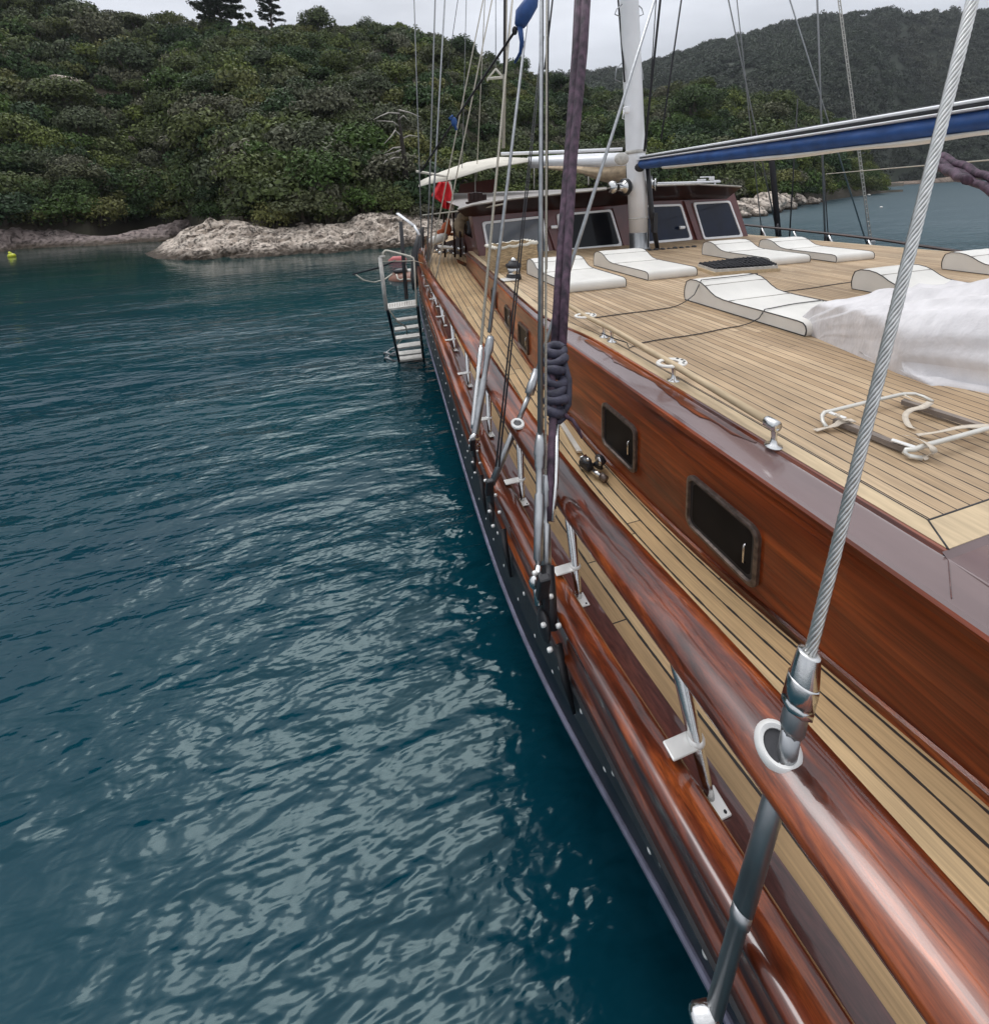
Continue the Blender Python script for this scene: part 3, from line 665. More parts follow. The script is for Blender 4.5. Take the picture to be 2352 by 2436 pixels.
mb = MB(); mb.tube([base+Vector((.01, -.06, .03)), base+Vector((.05, -.14, .03))], .022, 8); mb.ball(base+Vector((.075, -.05, .10)), .032, .5, 1.1, 1.2, 7)
mb.ball(base+Vector((.0, -.0, .10)), .017, 1, 1, 1, 6); mb.tube([base+Vector((-.03, .08, .075)), base+Vector((.035, .095, .075))], .012, 6)
mb.build('block_shackle', M['steel'], blk)
mb = MB(); mb.tube([base+Vector((.05, -.13, .03)), base+Vector((.065, -.18, .02))], .03, 8); mb.build('end_stop', M['frame_wood'], blk)

# ---- wheelhouse
def onplane(px, py, p0, n):
    d = Vector(ray(px, py)); n = Vector(n); return tuple(d*(Vector(p0).dot(n)/d.dot(n)))
WP, WN = (0, 10.0, -1.5), (0, 1, -.18)
def wp(px, py, off=0.0): 
    return onplane(px, py, (0, 10.0-off, -1.5), WN)
mb = MB()
L0, L1, R1_, R0 = wp(1143, 650), wp(1118, 490), wp(1742, 447), wp(1783, 590)
L0 = (L0[0], 10.0+.18*(ZR-.1+1.5), ZR-.1); R0 = (R0[0], 10.0+.18*(ZR-.1+1.5), ZR-.1)
mb.add([L0, R0, R1_, L1], [(0, 1, 2, 3)], smooth=False)
back = 4.2
L2 = (L0[0]+.35, L0[1]+back, L0[2]); L3 = (L1[0]+.35, L1[1]+back, L1[2]); R2 = (R0[0]-.35, R0[1]+back, R0[2]); R3 = (R1_[0]-.35, R1_[1]+back, R1_[2])
mb.add([R0, R2, R3, R1_], [(0, 1, 2, 3)], smooth=False)
# left side: sill and aft post only (open side)
def side(y0, y1, z0, z1): 
    f = lambda t, z: (L0[0]+(L1[0]-L0[0])*((z-L0[2])/(L1[2]-L0[2]))+.35*t, L0[1]+(L1[1]-L0[1])*((z-L0[2])/(L1[2]-L0[2]))+back*t, z)
    mb.add([f(y0, z0), f(y1, z0), f(y1, z1), f(y0, z1)], [(0, 3, 2, 1)], smooth=False)
side(0, .12, ZR-.5, L1[2]); side(0, 1, ZR-.5, ZR+.35); side(.93, 1, ZR, L1[2])
wheel = mb.build('wheelhouse', M['wheel_red'], boat)
mb = MB(); mb.add([(L0[0]+.5, L0[1]+1.2, ZR-.3), (R0[0]-.3, R0[1]+1.2, ZR-.3), (R0[0]-.3, R0[1]+1.2, 0), (L0[0]+.5, L0[1]+1.2, -.2)], [(0, 1, 2, 3)], smooth=False)
mb.build('dark_interior_sheet', M['black'], wheel)  # black sheet standing in for the shade inside the wheelhouse
def wwin(c, glass):
    mb = MB(); P = [Vector(wp(x, y, .03)) for x, y in c]; cen = sum(P, Vector())/4
    def ring(k, off):
        out = []
        for i in range(4):
            a, b_, c_ = P[i-1], P[i], P[(i+1) % 4]
            d1 = (a-b_).normalized(); d2 = (c_-b_).normalized(); q = b_+(d1+d2)*k
            r = .07
            for t in (0, .33, .66, 1): 
                s1 = q+d1*r; s2 = q+d2*r
                out.append(tuple((s1*(1-t)*(1-t)+q*2*t*(1-t)+s2*t*t)+Vector((0, -off, 0))))
        return out
    r = [ring(0, -.02), ring(0, .025), ring(.05, .025), ring(.06, .0)]
    mb.grid(r, closed=True); f = mb.build('wheelhouse_window', M['white'], wheel, sharp=30)
    g = MB(); q = ring(.055, .005); g.add(q, [tuple(range(len(q)))], smooth=False); g.build('pane', glass, wheel)
wwin([(1146, 528), (1291, 513), (1305, 603), (1162, 616)], M['glass_grey'])
wwin([(1323, 509), (1453, 498), (1479, 585), (1335, 598)], M['glass'])
wwin([(1530, 488), (1619, 485), (1646, 570), (1535, 580)], M['glass_blue'])
wwin([(1647, 482), (1734, 477), (1766, 563), (1673, 570)], M['glass_blue'])
# raised mullion posts
for a, c, wd in (((1298, 507), (1330, 606), .13), ((1633, 478), (1668, 580), .16), ((1464, 495), (1492, 592), .16)):
    mb = MB(); p, q = Vector(wp(*a, .06)), Vector(wp(*c, .06)); mb.add([p-Vector((wd/2, 0, 0)), p+Vector((wd/2, 0, 0)), q+Vector((wd/2, 0, 0)), q-Vector((wd/2, 0, 0)), p+Vector((-wd/2, .08, 0)), q+Vector((-wd/2, .08, 0)), p+Vector((wd/2, .08, 0)), q+Vector((wd/2, .08, 0))], [(0, 1, 2, 3), (4, 0, 3, 5), (1, 6, 7, 2)], smooth=False)
    mb.build('mullion', M['wheel_red'], wheel)
for px, py in ((1318, 540), (1622, 541)):
    mb = MB(); p = Vector(wp(px, py, .12)); mb.box(p, (.17, .06, .08), bev=.02); mb.build('window_clip', M['white'], wheel)
# visor + roof
RE = [(1088, 497), (1120, 487), (1200, 474), (1300, 463), (1462, 447), (1563, 440), (1660, 437), (1762, 443)]
VB = [(1106, 515), (1124, 515), (1200, 508), (1300, 500), (1462, 489), (1563, 477), (1660, 474), (1728, 473)]
ye = 9.45
mb = MB(); e1 = [ony(x, y, ye) for x, y in RE]; e2 = [wp(x, y, .05) for x, y in VB]
e1b = [(p[0], p[1], p[2]-.035) for p in e1]
mb.grid([e1b, e2], smooth=True); mb.build('visor', M['wheel_dark'], wheel)
mb = MB(); er = [(p[0]+(.15 if i < 2 else 0), p[1]+.5, max(p[2]+.02, p[2]+.03)) for i, p in enumerate(e1)]
eb = [(p[0]+.3, p[1]+4.6, -.02+.03*min(p[2], 0)-.0) for p in e1]
em = [(p[0]+.2, p[1]+2.5, (p[2]*.6)-.01) for p in e1]
mb.grid([e1b, e1, er, em, eb], smooth=True); rf = mb.build('wheelhouse_roof', M['roof'], wheel, sharp=30)
mb = MB(); mb.tube([(p[0], p[1]-.012, p[2]-.005) for p in e1], .016, 6); mb.build('roof_edge_trim', M['tread'], wheel)
# white rail on the roof at the right
mb = MB(); a, c = ony(1565, 436, 9.9), ony(1712, 432, 9.9); mb.tube([a, c], .03, 6)
for px in (1580, 1620, 1660, 1700): q = ony(px, 434, 9.9); mb.box((q[0], q[1], q[2]-.04), (.03, .03, .08))
mb.build('solar_panel_edge', M['white'], wheel)
mb = MB()
for px, py, sx, sz in ((1668, 428, .16, .05), (1692, 424, .05, .10), (1700, 430, .2, .04), (1677, 421, .22, .03)):
    q = ony(px, py, 10.4); mb.box(q, (sx, .15, sz))
mb.build('searchlight', M['white'], wheel)
# dark cowl on the roof, left
mb = MB(); 
for px, sx, sz in ((1120, .10, .24), (1130, .10, .27), (1140, .11, .26), (1150, .10, .18)):
    q = ony(px, 471, 10.1); mb.box(q, (sx, .2, sz), bev=.02)
q = ony(1136, 482, 10.0); mb.box(q, (.5, .25, .05)); mb.build('roof_vent', M['wheel_dark'], wheel)

# ---- main mast
MBASE = Vector(onz(1521, 592, ZR)); MT0 = Vector(ony(1496, 0, MBASE.y+.12)); md = (MT0-MBASE)
MTOP = MBASE+md*2.6
mb = MB(); mb.lathe(MBASE+md*.07, MTOP, [(0, .222), (.1, .22), (.4, .195), (1, .15)], 32); mast = mb.build('mast', M['white'], boat)
mb = MB(); mb.lathe(MBASE, MBASE+md*.072, [(0, .245), (.08, .245), (.1, .226), (1, .226)], 32); mb.build('mast_foot', M['steel_dull'], mast)
mb = MB(); mb.lathe(MBASE+md*.40, MBASE+md*.415, [(0, .226), (0, .23), (1, .23), (1, .226)], 32)
mb.lathe(MBASE+md*.13, MBASE+md*.136, [(0, .223), (0, .226), (1, .226), (1, .223)], 32); mb.build('mast_band', M['tread'], mast)
def mpt(t): return MBASE+md*t
for tt, sgn in ((.92, 1), (.92, -1), (.31, 0)):
    pass
for yy, sx in (((40, 8), 1), ((195, 150), -1), ((195, 150), 1), ((40, 10), -1)):
    a = Vector(ony(1496+sx*20, yy[0], MBASE.y)); b_ = Vector(ony(1496+sx*34, yy[0]-6, MBASE.y)); c_ = Vector(ony(1496+sx*30, yy[1]+12, MBASE.y)); d_ = Vector(ony(1496+sx*17, yy[1], MBASE.y))
    mb = MB(); mb.tube([a, b_, c_, d_], .012, 6); mb.build('mast_step', M['steel_dull'], mast)
for (px, py, s_) in ((1477, 445, -1), (1557, 439, 1)):
    c = Vector(ony(px, py, MBASE.y-.15)); mb = MB(); a = c+Vector((-.30 if s_ < 0 else .0, -.05, 0)); b_ = c+Vector((.0 if s_ < 0 else .12, 0, .02))
    c2 = Vector(ony(1497 if s_ < 0 else 1545, py, MBASE.y-.1))
    mb.lathe(a, c2, [(0, .13), (.12, .15), (.16, .10), (.62, .10), (.70, .17), (.82, .19), (.84, .12), (1, .12)], 20); wn_ = mb.build('winch', M['steel'], mast)
    mb = MB(); mb.lathe(a.lerp(c2, .68), a.lerp(c2, .8), [(0, .195), (1, .2)], 20); mb.build('winch_ring', M['black'], wn_)
mb = MB(); c = Vector(ony(1478, 378, MBASE.y-.25)); mb.ball(c, .2, .9, .4, .7, 8); mb.build('radar_pod', M['tread'], mast)
mb = MB(); mb.box(ony(1489, 262, MBASE.y-.1), (.12, .12, .16), bev=.03); mb.tube([ony(1483, 262, MBASE.y-.2), ony(1480, 282, MBASE.y-.2), ony(1487, 284, MBASE.y-.2)], .012, 5); mb.build('mast_bracket', M['white'], mast)
mb = MB(); mb.tube([Vector(ony(1540, 400, MBASE.y-.25)), Vector(ony(1550, 510, MBASE.y-.25)), Vector(ony(1563, 592, MBASE.y-.25))], [.05, .06, .05], 8)
mb.box(ony(1556, 530, MBASE.y-.3), (.1, .1, .45)); mb.tube([ony(1541, 520, MBASE.y-.3), ony(1541, 588, MBASE.y-.3)], .012, 5); mb.build('boom_vang', M['black'], mast)
mb = MB()
for i in range(26):
    px = 1535+i*5; q = ony(px, 598-i*.35+3*math.sin(i*2.1), MBASE.y-.35); mb.ball(q, .035+.02*abs(math.sin(i*1.7)), 1.3, 1, .7, 5)
mb.tube([ony(1535, 606, MBASE.y-.35), ony(1700, 594, MBASE.y-.35)], .045, 8); mb.build('mast_foot_blocks', M['black'], boat)
mb = MB(); mb.tube([ony(1640, 592, MBASE.y-.4), ony(1680, 590, MBASE.y-.4), ony(1730, 588, MBASE.y-.4)], .018, 6); mb.build('foot_cable', M['tread'], boat)

# ---- boom with blue sail cover
def st(px):
    t = (px-1527)/(2352-1527); inv = 1/10.3+(1/3.9-1/10.3)*t; d = 1/inv
    ty = 370+(230-370)*t; by = 405+(322-405)*t - 6*math.sin(math.pi*min(max(t, 0), 1))*-1
    return d, ty, by
PXS = [1529+i*27 for i in range(44)]
def ringsec(px, f0, f1, wid, n=14, droop=0):
    d, ty, by = st(px); a = Vector(dep(px, ty+(by-ty)*f0, d)); c = Vector(dep(px, ty+(by-ty)*f1, d)); cen = (a+c)/2; h = (a-c).length/2
    ax = (Vector(dep(px+10, ty, st(px+10)[0]))-Vector(dep(px, ty, d))).normalized(); sd_ = ax.cross(Vector((0, 0, 1))).normalized()
    return [tuple(cen+sd_*(math.cos(2*math.pi*i/n)*wid(px, i))+Vector((0, 0, 1))*math.sin(2*math.pi*i/n)*h) for i in range(n)]
wr = lambda px, i: .15+.025*noise.noise((px*.02, i*.5, 0))
mb = MB(); rows = [ringsec(px, .30, .90+.02*math.sin(px*.03), wr) for px in PXS]; mb.grid(rows, closed=True); mb.add(rows[0], [tuple(range(14))]); cov = mb.build('sail_cover', M['blue'], boat)
mb = MB(); rows = [ringsec(px, .84, 1.0+.03*math.sin(px*.021), lambda p, i: .10) for px in PXS[2:]]; mb.grid(rows, closed=True); mb.build('cover_skirt', M['vinyl'], cov)
mb = MB(); rows = [ringsec(px, .0, .16, lambda p, i: .11, 10) for px in PXS]; mb.grid(rows, closed=True)
rows = [ringsec(px, .24, .36, lambda p, i: .165, 10) for px in PXS]; mb.grid(rows, closed=True); bm_ = mb.build('boom', M['white'], boat)
mb = MB(); rows = [ringsec(px, .10, .30, lambda p, i: .10, 10) for px in PXS]; mb.grid(rows, closed=True); mb.build('boom_groove', M['black'], bm_)
mb = MB(); rows = [ringsec(px, -.03, .03, lambda p, i: .05, 8) for px in PXS[8:]]; mb.grid(rows, closed=True); mb.build('boom_track', M['black'], bm_)
mb = MB(); c = Vector(dep(1524, 388, 10.3)); mb.ball(c, .15, .6, .6, 1.2, 8); mb.ball(c+Vector((-.05, 0, -.1)), .12, 1, 1, 1, 7); mb.tube([c+Vector((0, 0, .1)), Vector(dep(1534, 345, 10.3))], .03, 6); mb.build('gooseneck', M['black'], bm_)

# ---- rigging
def line(name, pts, r, mat, parent=boat, n=6): 
    mb = MB(); mb.tube(pts, r, n); return mb.build(name, mat, parent)
def ext(a, b_, k): a, b_ = Vector(a), Vector(b_); return tuple(b_+(b_-a)*k)
def stay(name, bot, botd, top, topd, wpx, mat, extend=.8):
    """bot/top: photo pixels, botd/topd: distances ahead; wpx: width in photo pixels at the bottom"""
    a, c = Vector(dep(*bot, botd)), Vector(dep(*top, topd)); r = max(wpx*.46/F*botd, .0028)
    return line(name, [a, c, ext(a, c, extend)], r, mat)
# far starboard group at the chains (distances 9-12 m)
stay('shroud', (1005, 640), 10.5, (985, 0), 12, 3.0, M['rope_grey'])
stay('shroud', (1014, 700), 10.2, (1035, 0), 12, 4.5, M['rope_grey'])
stay('shroud', (1018, 705), 10.0, (1058, 0), 12, 5.0, M['steel_dull'])
stay('shroud', (1040, 330), 11, (1089, 0), 12, 2.0, M['rope_dark'])
stay('halyard', (1099, 400), 12.5, (1109, 0), 12.5, 2.0, M['rope_grey'])
stay('halyard', (1133, 430), 12.5, (1153, 0), 12.5, 2.6, M['rope_pale'])
stay('halyard', (1179, 163), 12.5, (1179, 0), 12.5, 2.2, M['steel_dull'])
stay('shroud', (1020, 640), 9.5, (1149, 0), 11, 3.6, M['rope_pale'])
sh7 = stay('shroud', (1035, 672), 8.6, (1170, 0), 10.5, 4.2, M['rope_pale'])
mb = MB(); a, c = Vector(dep(1036, 668, 8.6)), Vector(dep(1024, 776, 8.2)); mb.lathe(c, a, [(0, .012), (.1, .03), (.2, .035), (.62, .035), (.64, .02), (.82, .02), (.84, .035), (1, .02)], 10); mb.build('turnbuckle', M['alu'], sh7)
# ropes near the middle
stay('halyard', (1197, 352), 11, (1203, 0), 11, 9, M['rope_pale'])
stay('halyard', (1199, 175), 10.9, (1200, 0), 10.9, 6, M['rope_dark'])
stay('halyard', (1205, 120), 11.5, (1218, -5), 11.5, 3, M['rope_grey'])
shA = stay('shroud', (1143, 830), 4.3, (1211, 85), 7.5, 8.5, M['rope_pale'])
mb = MB(); a, c = Vector(dep(1144, 822, 4.3)), Vector(dep(1124, 1020, 4.0)); mb.lathe(c, a, [(0, .014), (.06, .024), (.30, .024), (.55, .022), (.6, .016), (.72, .027), (.74, .020), (.85, .028), (1, .018)], 12); mb.build('turnbuckle', M['steel'], shA)
shB = stay('shroud', (1164, 790), 4.35, (1254, 45), 7.5, 11, M['steel_dull'])
mb = MB(); a, c = Vector(dep(1167, 800, 4.35)), Vector(dep(1128, 1045, 3.95)); mb.lathe(c, a, [(0, .02), (.05, .034), (.55, .034), (.57, .026), (.62, .026), (.8, .030), (.86, .045), (.95, .040), (1, .03)], 14); mb.build('turnbuckle', M['steel_dull'], shB)
mb = MB(); c = Vector(dep(1128, 1045, 3.93)); mb.ball(c, .05, 1, .6, 1.1, 8); mb.tube([c, Vector(dep(1126, 1090, 3.88))], .02, 8); mb.tube([c+Vector((-.05, 0, -.06)), c+Vector((.05, 0, -.06))], .02, 8); mb.build('toggle', M['steel'], shB)
# dark double line
for dx in (-3.5, 3.5):
    stay('running_line', (1183+dx, 1110), 3.3, (1273+dx*.6, 260), 6.5, 5.5, M['rope_dark'], .5)
# diagonal stay through the rail
shD = stay('diagonal_stay', (1277, 885), 3.72, (1557, 0), 7.5, 13, M['steel_dull'])
mb = MB(); a, c = Vector(dep(1276, 880, 3.72)), Vector(dep(1256, 945, 3.62)); mb.lathe(c, a, [(0, .016), (.1, .022), (.12, .038), (.5, .038), (.54, .033), (1, .031)], 14); mb.build('terminal', M['steel_dull'], shD)
rp = Vector(railc(3.75)); rp = Vector((rp.x, rp.y, rp.z+.02))
mb = MB(); c = Vector(dep(1256, 945, 3.62)); q = Vector(onz(1233, 1000, railz(3.1)+.02)); s2 = q+(q-c)*2.6; mb.tube([c, q], .02, 10); mb.tube([q, s2], .027, 10); mb.build('turnbuckle', M['steel_dull'], shD)
def oring(c, nrm, ri, ro, mat, name, parent, sx=1.0):
    c = Vector(c); nrm = Vector(nrm).normalized(); a = nrm.cross(Vector((0, 1, 0))).normalized(); b_ = nrm.cross(a)
    rings = []
    for rr, hh in ((ri, -.02), (ri, .01), (ri*.6+ro*.4, .016), (ro*.95, .008), (ro, -.004)):
        rings.append([tuple(c+a*rr*math.cos(2*math.pi*i/32)+b_*rr*sx*math.sin(2*math.pi*i/32)+nrm*hh) for i in range(32)])
    mb = MB(); mb.grid(rings, closed=True); o = mb.build(name, mat, parent, sharp=40)
    mb = MB(); mb.add([tuple(c+a*ri*math.cos(2*math.pi*i/32)+b_*ri*sx*math.sin(2*math.pi*i/32)+nrm*.0035) for i in range(32)], [tuple(range(32))], smooth=False); mb.build('ring_hole', M['black'], o)
    return o
q2 = Vector(onz(1231, 1008, railz(3.1)+.022))
oring(q2, (-.1, -.1, 1), .030, .052, M['white_fit'], 'rail_ring', rail, 1.3)
# two thick near shrouds
shE = stay('shroud', (1284, 1050), 2.72, (1287, 0), 4.2, 14, M['steel_dull'])
for (p0, d0, p1, d1, prof, mt) in (((1280, 1350), 2.38, (1284, 1030), 2.75, [(0, .010), (.04, .018), (.05, .026), (.5, .027), (.52, .018), (.70, .022), (.72, .030), (.80, .030), (.82, .036), (.92, .030), (1, .022)], M['steel_dull']),):
    mb = MB(); mb.lathe(dep(*p0, d0), dep(*p1, d1), prof, 16); mb.build('turnbuckle', mt, shE)
shF = stay('shroud', (1297, 1140), 2.66, (1300, 0), 4.3, 7, M['rope_pale'])
mb = MB(); mb.lathe(dep(1299, 1350, 2.42), dep(1296, 1130, 2.68), [(0, .018), (.02, .028), (.44, .028), (.46, .016), (.62, .018), (.64, .029), (.8, .029), (.82, .033), (.98, .026), (1, .02)], 16); mb.build('turnbuckle', M['steel_dull'], shF)
mb = MB(); mb.tube([dep(1302, 1345, 2.42), dep(1306, 1420, 2.34), dep(1312, 1500, 2.27)], [.036, .038, .030], 10); mb.build('leather_wrap', M['black'], shF)
stay('running_line', (1290, 1330), 2.5, (1292, 0), 4.4, 3.5, M['rope_dark'])
stay('running_line', (1300, 640), 5.6, (1304, 60), 6.5, 4.5, M['rope_dark'], .2)
stay('running_line', (1295, 165), 6.3, (1314, 0), 6.6, 5, M['rope_dark'])
# chain plate fittings
def fitting(cx, cy, d, s=1.0):
    root = Vector(dep(cx, cy, d)); mb = MB()
    mb.box(root+Vector((0, 0, .0)), (.035*s, .12*s, .22*s), bev=.012)
    mb.ball(root+Vector((-.02*s, -.06*s, -.10*s)), .075*s, .35, .9, 1.1, 8)
    mb.box(root+Vector((-.02*s, -.06*s, .12*s)), (.06*s, .04*s, .16*s), Matrix.Rotation(.3, 3, 'X'), bev=.01)
    o = mb.build('chain_plate', M['black'], boat)
    for (a, b_, c_) in ((-.03, .03, .12), (-.035, -.05, .06), (.03, -.03, .02), (-.04, -.1, -.05), (.035, -.11, -.07), (-.03, -.15, -.14)):
        mb = MB(); p = root+Vector((a, b_, c_))*s; mb.lathe(p-Vector((.010*s, 0, 0)), p+Vector((.016*s, 0, 0)), [(0, .009*s), (.25, .012*s), (.7, .012*s), (1, .009*s)], 8); mb.build('shackle_pin', M['white_fit'], o)
    mb = MB(); y0 = root.y
    p = Vector((xb(y0)-.005, y0-.06, zd(y0)-.02)); q = Vector((xb(y0-.2)+.006+tk(y0-.2)*.3, y0-.18, zd(y0)-.30))
    mb.tube([p, p.lerp(q, .5)+Vector((-.006, 0, 0)), q], [.024*s, .022*s, .010*s], 8, flat=.45)
    mb.build('chain_strap', M['black'], o)
fitting(1290, 1420, 2.33, 1.0); fitting(1166, 1180, 3.22, .9); fitting(1126, 1075, 3.85, .8)
mb = MB(); mb.tube([dep(1281, 1345, 2.38), dep(1275, 1395, 2.33), dep(1281, 1440, 2.29)], .02, 8); mb.ball(dep(1270, 1385, 2.32), .028, 1, 1, 1.3, 6); mb.build('toggle', M['steel'], shE)

# purple covered ropes and the coiled rope
def wig(px, py, d): return Vector(dep(px, py, d))
mb = MB(); mb.tube([wig(1381, -60, 4.6), wig(1372, 120, 4.4), wig(1352, 380, 4.0), wig(1330, 660, 3.55), wig(1318, 850, 3.2)], [.054, .051, .044, .037, .033], 10); p1 = mb.build('covered_rope', M['purple'], boat)
mb = MB(); mb.tube([wig(1396, -60, 4.55), wig(1386, 120, 4.35), wig(1362, 380, 3.95), wig(1346, 660, 3.5), wig(1336, 850, 3.17)], [.052, .047, .040, .034, .030], 10); p2 = mb.build('covered_rope', M['purple'], boat)
mb = MB()
for i in range(7):
    py = 832+i*24; c = wig(1321+2*math.sin(i*2), py, 3.17-.04*i); rr = .062-.002*i+.006*math.sin(i*2.7)
    pts = [c+Vector((math.cos(t)*rr+.008*math.sin(i*4.1), math.sin(t)*rr*.8, .016*math.sin(t*1+i*1.9))) for t in np.linspace(0, 2*math.pi, 18)]
    mb.tube(pts, [.030+.005*math.sin(i*3.1+q_*.7) for q_ in range(18)], 9, cap=False)
mb.tube([wig(1335, 835, 3.15), wig(1352, 905, 3.05), wig(1350, 960, 3.0), wig(1330, 1000, 2.93)], [.022, .026, .028, .02], 8)
mb.tube([wig(1310, 1000, 2.9), wig(1328, 960, 2.98), wig(1346, 990, 2.95), wig(1320, 1010, 2.9)], .022, 8)
mb.build('rope_coil', M['coil'], boat)
mb = MB(); mb.tube([wig(1338, 985, 2.93), wig(1362, 1000, 2.9), wig(1375, 1020, 2.88), wig(1384, 1042, 2.88)], [.014, .013, .012, .009], 8); mb.build('rope_tail', M['purple'], boat)
mb = MB(); mb.tube([wig(1312, 840, 3.15), wig(1315, 1000, 2.88), wig(1308, 1140, 2.66), wig(1304, 1240, 2.54)], [.022, .026, .022, .016], 10); mb.build('covered_rope', M['purple'], boat)
mb = MB(); mb.tube([wig(1324, 1010, 2.86), wig(1320, 1150, 2.68), wig(1313, 1240, 2.55)], [.018, .02, .016], 10); mb.build('steel_tube', M['steel'], boat)

# dark masthead lines
stay('halyard', (1485, 195), 10.0, (1470, 0), 10.2, 5, M['rope_dark'])
stay('halyard', (1532, 360), 10.0, (1570, 0), 10.2, 6.5, M['rope_dark'])
stay('halyard', (1537, 350), 9.9, (1560, 0), 10.0, 2.5, M['rope_dark'])
stay('halyard', (1572, 330), 11, (1620, 0), 12, 4.5, M['rope_dark'])
stay('shroud', (1848, 556), 15.5, (1732, 0), 15.5, 3.5, M['rope_grey'])
stay('shroud', (1811, 552), 15.5, (1752, 0), 15.5, 2.6, M['rope_grey'])
stay('shroud', (2064, 592), 15.0, (1878, 0), 15.5, 3.8, M['steel_dull'])
stay('shroud', (1962, 583), 15.0, (1943, 0), 15.5, 5.0, M['rope_grey'])
stay('shroud', (1970, 583), 15.0, (1959, 400), 15.2, 2.8, M['rope_dark'], .0)
stay('shroud', (1877, 563), 15.3, (1888, 380), 15.4, 3.2, M['rope_dark'], .8)
stay('shroud', (1851, 563), 15.2, (1833, 360), 15.4, 15, M['rope_dark'], .1)
for px, py in ((1811, 556), (1848, 552), (1962, 575), (2063, 588), (1970, 575)):
    a = Vector(dep(px, py, 15.0)); mb = MB(); mb.lathe(a-Vector((0, 0, .15)), a+Vector((0, 0, .28)), [(0, .03), (.3, .045), (.7, .045), (1, .02)], 8); mb.build('deadeye', M['black'], boat)
line('spreader_line', [dep(1964, 414, 13), dep(2160, 397, 10), dep(2420, 375, 7)], .014, M['rope_pale'])
# rope ladder on the port shrouds
a, c = Vector(dep(2072, 590, 15.0)), Vector(dep(1995, 0, 15.5)); mb = MB(); n = 70
sdv = Vector((.05, 0, 0))
mb.tube([a-sdv, c-sdv, ext(a-sdv, c-sdv, .5)], .018, 5); mb.tube([a+sdv, c+sdv, ext(a+sdv, c+sdv, .5)], .018, 5)
for i in range(n):
    p = a.lerp(c, i/n*1.2); mb.tube([p-sdv, p+sdv], .014, 4)
mb.build('chain_ladder', M['tread'], boat)
mb = MB(); mb.box(a+Vector((0, 0, .0)), (.2, .1, .5), bev=.03); mb.build('ladder_foot', M['steel_dull'], boat)

# blue wrapped block and its line
mb = MB(); mb.tube([wig(1275, -25, 7), wig(1262, 8, 7), wig(1245, 34, 7), wig(1237, 60, 7), wig(1236, 66, 7)], [.05, .12, .135, .09, .04], 10); bl = mb.build('wrapped_block', M['blue'], boat)
mb = MB(); mb.tube([wig(1236, 60, 7), wig(1241, 100, 7), wig(1238, 125, 7.1), wig(1224, 150, 7.2)], [.045, .035, .03, .018], 8); mb.build('wrap_tail', M['blue'], bl)
line('control_line', [dep(1240, 55, 7), dep(1222, 78, 7.1), dep(1094, 268, 9), dep(1001, 408, 10.4)], .021, M['rope_dark'])
mb = MB(); mb.ball(dep(1224, 73, 7.05), .055, .8, .8, 1.2, 7); mb.build('line_knot', M['rope_dark'], boat)
mb = MB(); c = Vector(dep(1080, 290, 9.1)); mb.ball(c, .08, .8, .7, 1.2, 8); mb.tube([c, c+Vector((-.09, 0, .08)), c+Vector((-.02, 0, .12))], .03, 6); mb.tube([c, c+Vector((.04, 0, -.16))], .03, 6); mb.build('blue_rag', M['blue'], boat)
# triangle
mb = MB(); T = [dep(1179, 164, 12.5), dep(1160, 187, 12.5), dep(1196, 184, 12.5)]; mb.tube([T[0], T[1]], .028, 6); mb.tube([T[0], T[2]], .035, 6); mb.tube([T[1], T[2]], .04, 6); mb.tube([T[1], dep(1159, 193, 12.5)], .02, 5); mb.build('triangle_spreader', M['canvas'], boat)

# ---- the big front stay through the rail
ringy = .80
RC = Vector(dep(1850, 1780, 1.0)); RC = RC*((railz(ringy)+.02)/RC.z)
dR = float(np.dot(np.array(RC), fw))
BOT = Vector(onx(1690, 2436, .70))
WT = Vector(dep(2312, 0, dR*1.0)); W0 = Vector(dep(1925, 1560, dR*.985))
mb = MB(); axis = (WT-W0); L_ = axis.length*1.6; axn = axis.normalized(); aa = axn.cross(Vector((0, 0, 1))).normalized(); bb = axn.cross(aa)
rw = .0142; ns = 9
for s_ in range(ns):
    pts = []
    for i in range(int(L_/.012)):
        q = i*.012; t = 2*math.pi*(s_/ns)+q/.19*2*math.pi
        pts.append(W0+axn*q+(aa*math.cos(t)+bb*math.sin(t))*rw*.74)
    mb.tube(pts, rw*.265, 6)
mb.tube([W0, W0+axn*L_], rw*.6, 8, mi=1)
fs = mb.build('forward_stay', [M['steel_wire'], M['black']], boat)
P = lambda px, py, k=1.0: Vector(dep(px, py, dR*k))
mb = MB(); mb.lathe(P(1924, 1552, .985), P(1910, 1626, .985), [(0, .015), (0, .0262), (.05, .028), (.95, .036), (1, .036)], 28); mb.build('cone_socket', M['steel'], fs)
mb = MB(); mb.lathe(P(1911, 1618, .985), P(1893, 1686, .985), [(0, .030), (0, .0385), (.06, .040), (.68, .040), (.70, .037), (.74, .0405), (.97, .0405), (1, .036)], 8); mb.build('lock_nut', M['steel'], fs)
mb = MB(); mb.lathe(P(1895, 1680, .985), P(1880, 1745, .985), [(0, .029), (.1, .031), (.75, .031), (1, .023)], 8); mb.build('hex_collar', M['steel_dull'], fs)
mb = MB(); mb.lathe(P(1881, 1740, .985), P(1866, 1830, .985), [(0, .023), (1, .024)], 20); mb.build('threaded_rod', M['steel_dull'], fs)
Bm = BOT.lerp(P(1866, 1800, .985), .42)
mb = MB(); mb.lathe(P(1866, 1815, .985), Bm, [(0, .0235), (.02, .0265), (1, .0255)], 28); mb.build('turnbuckle_body', M['steel_dull'], fs)
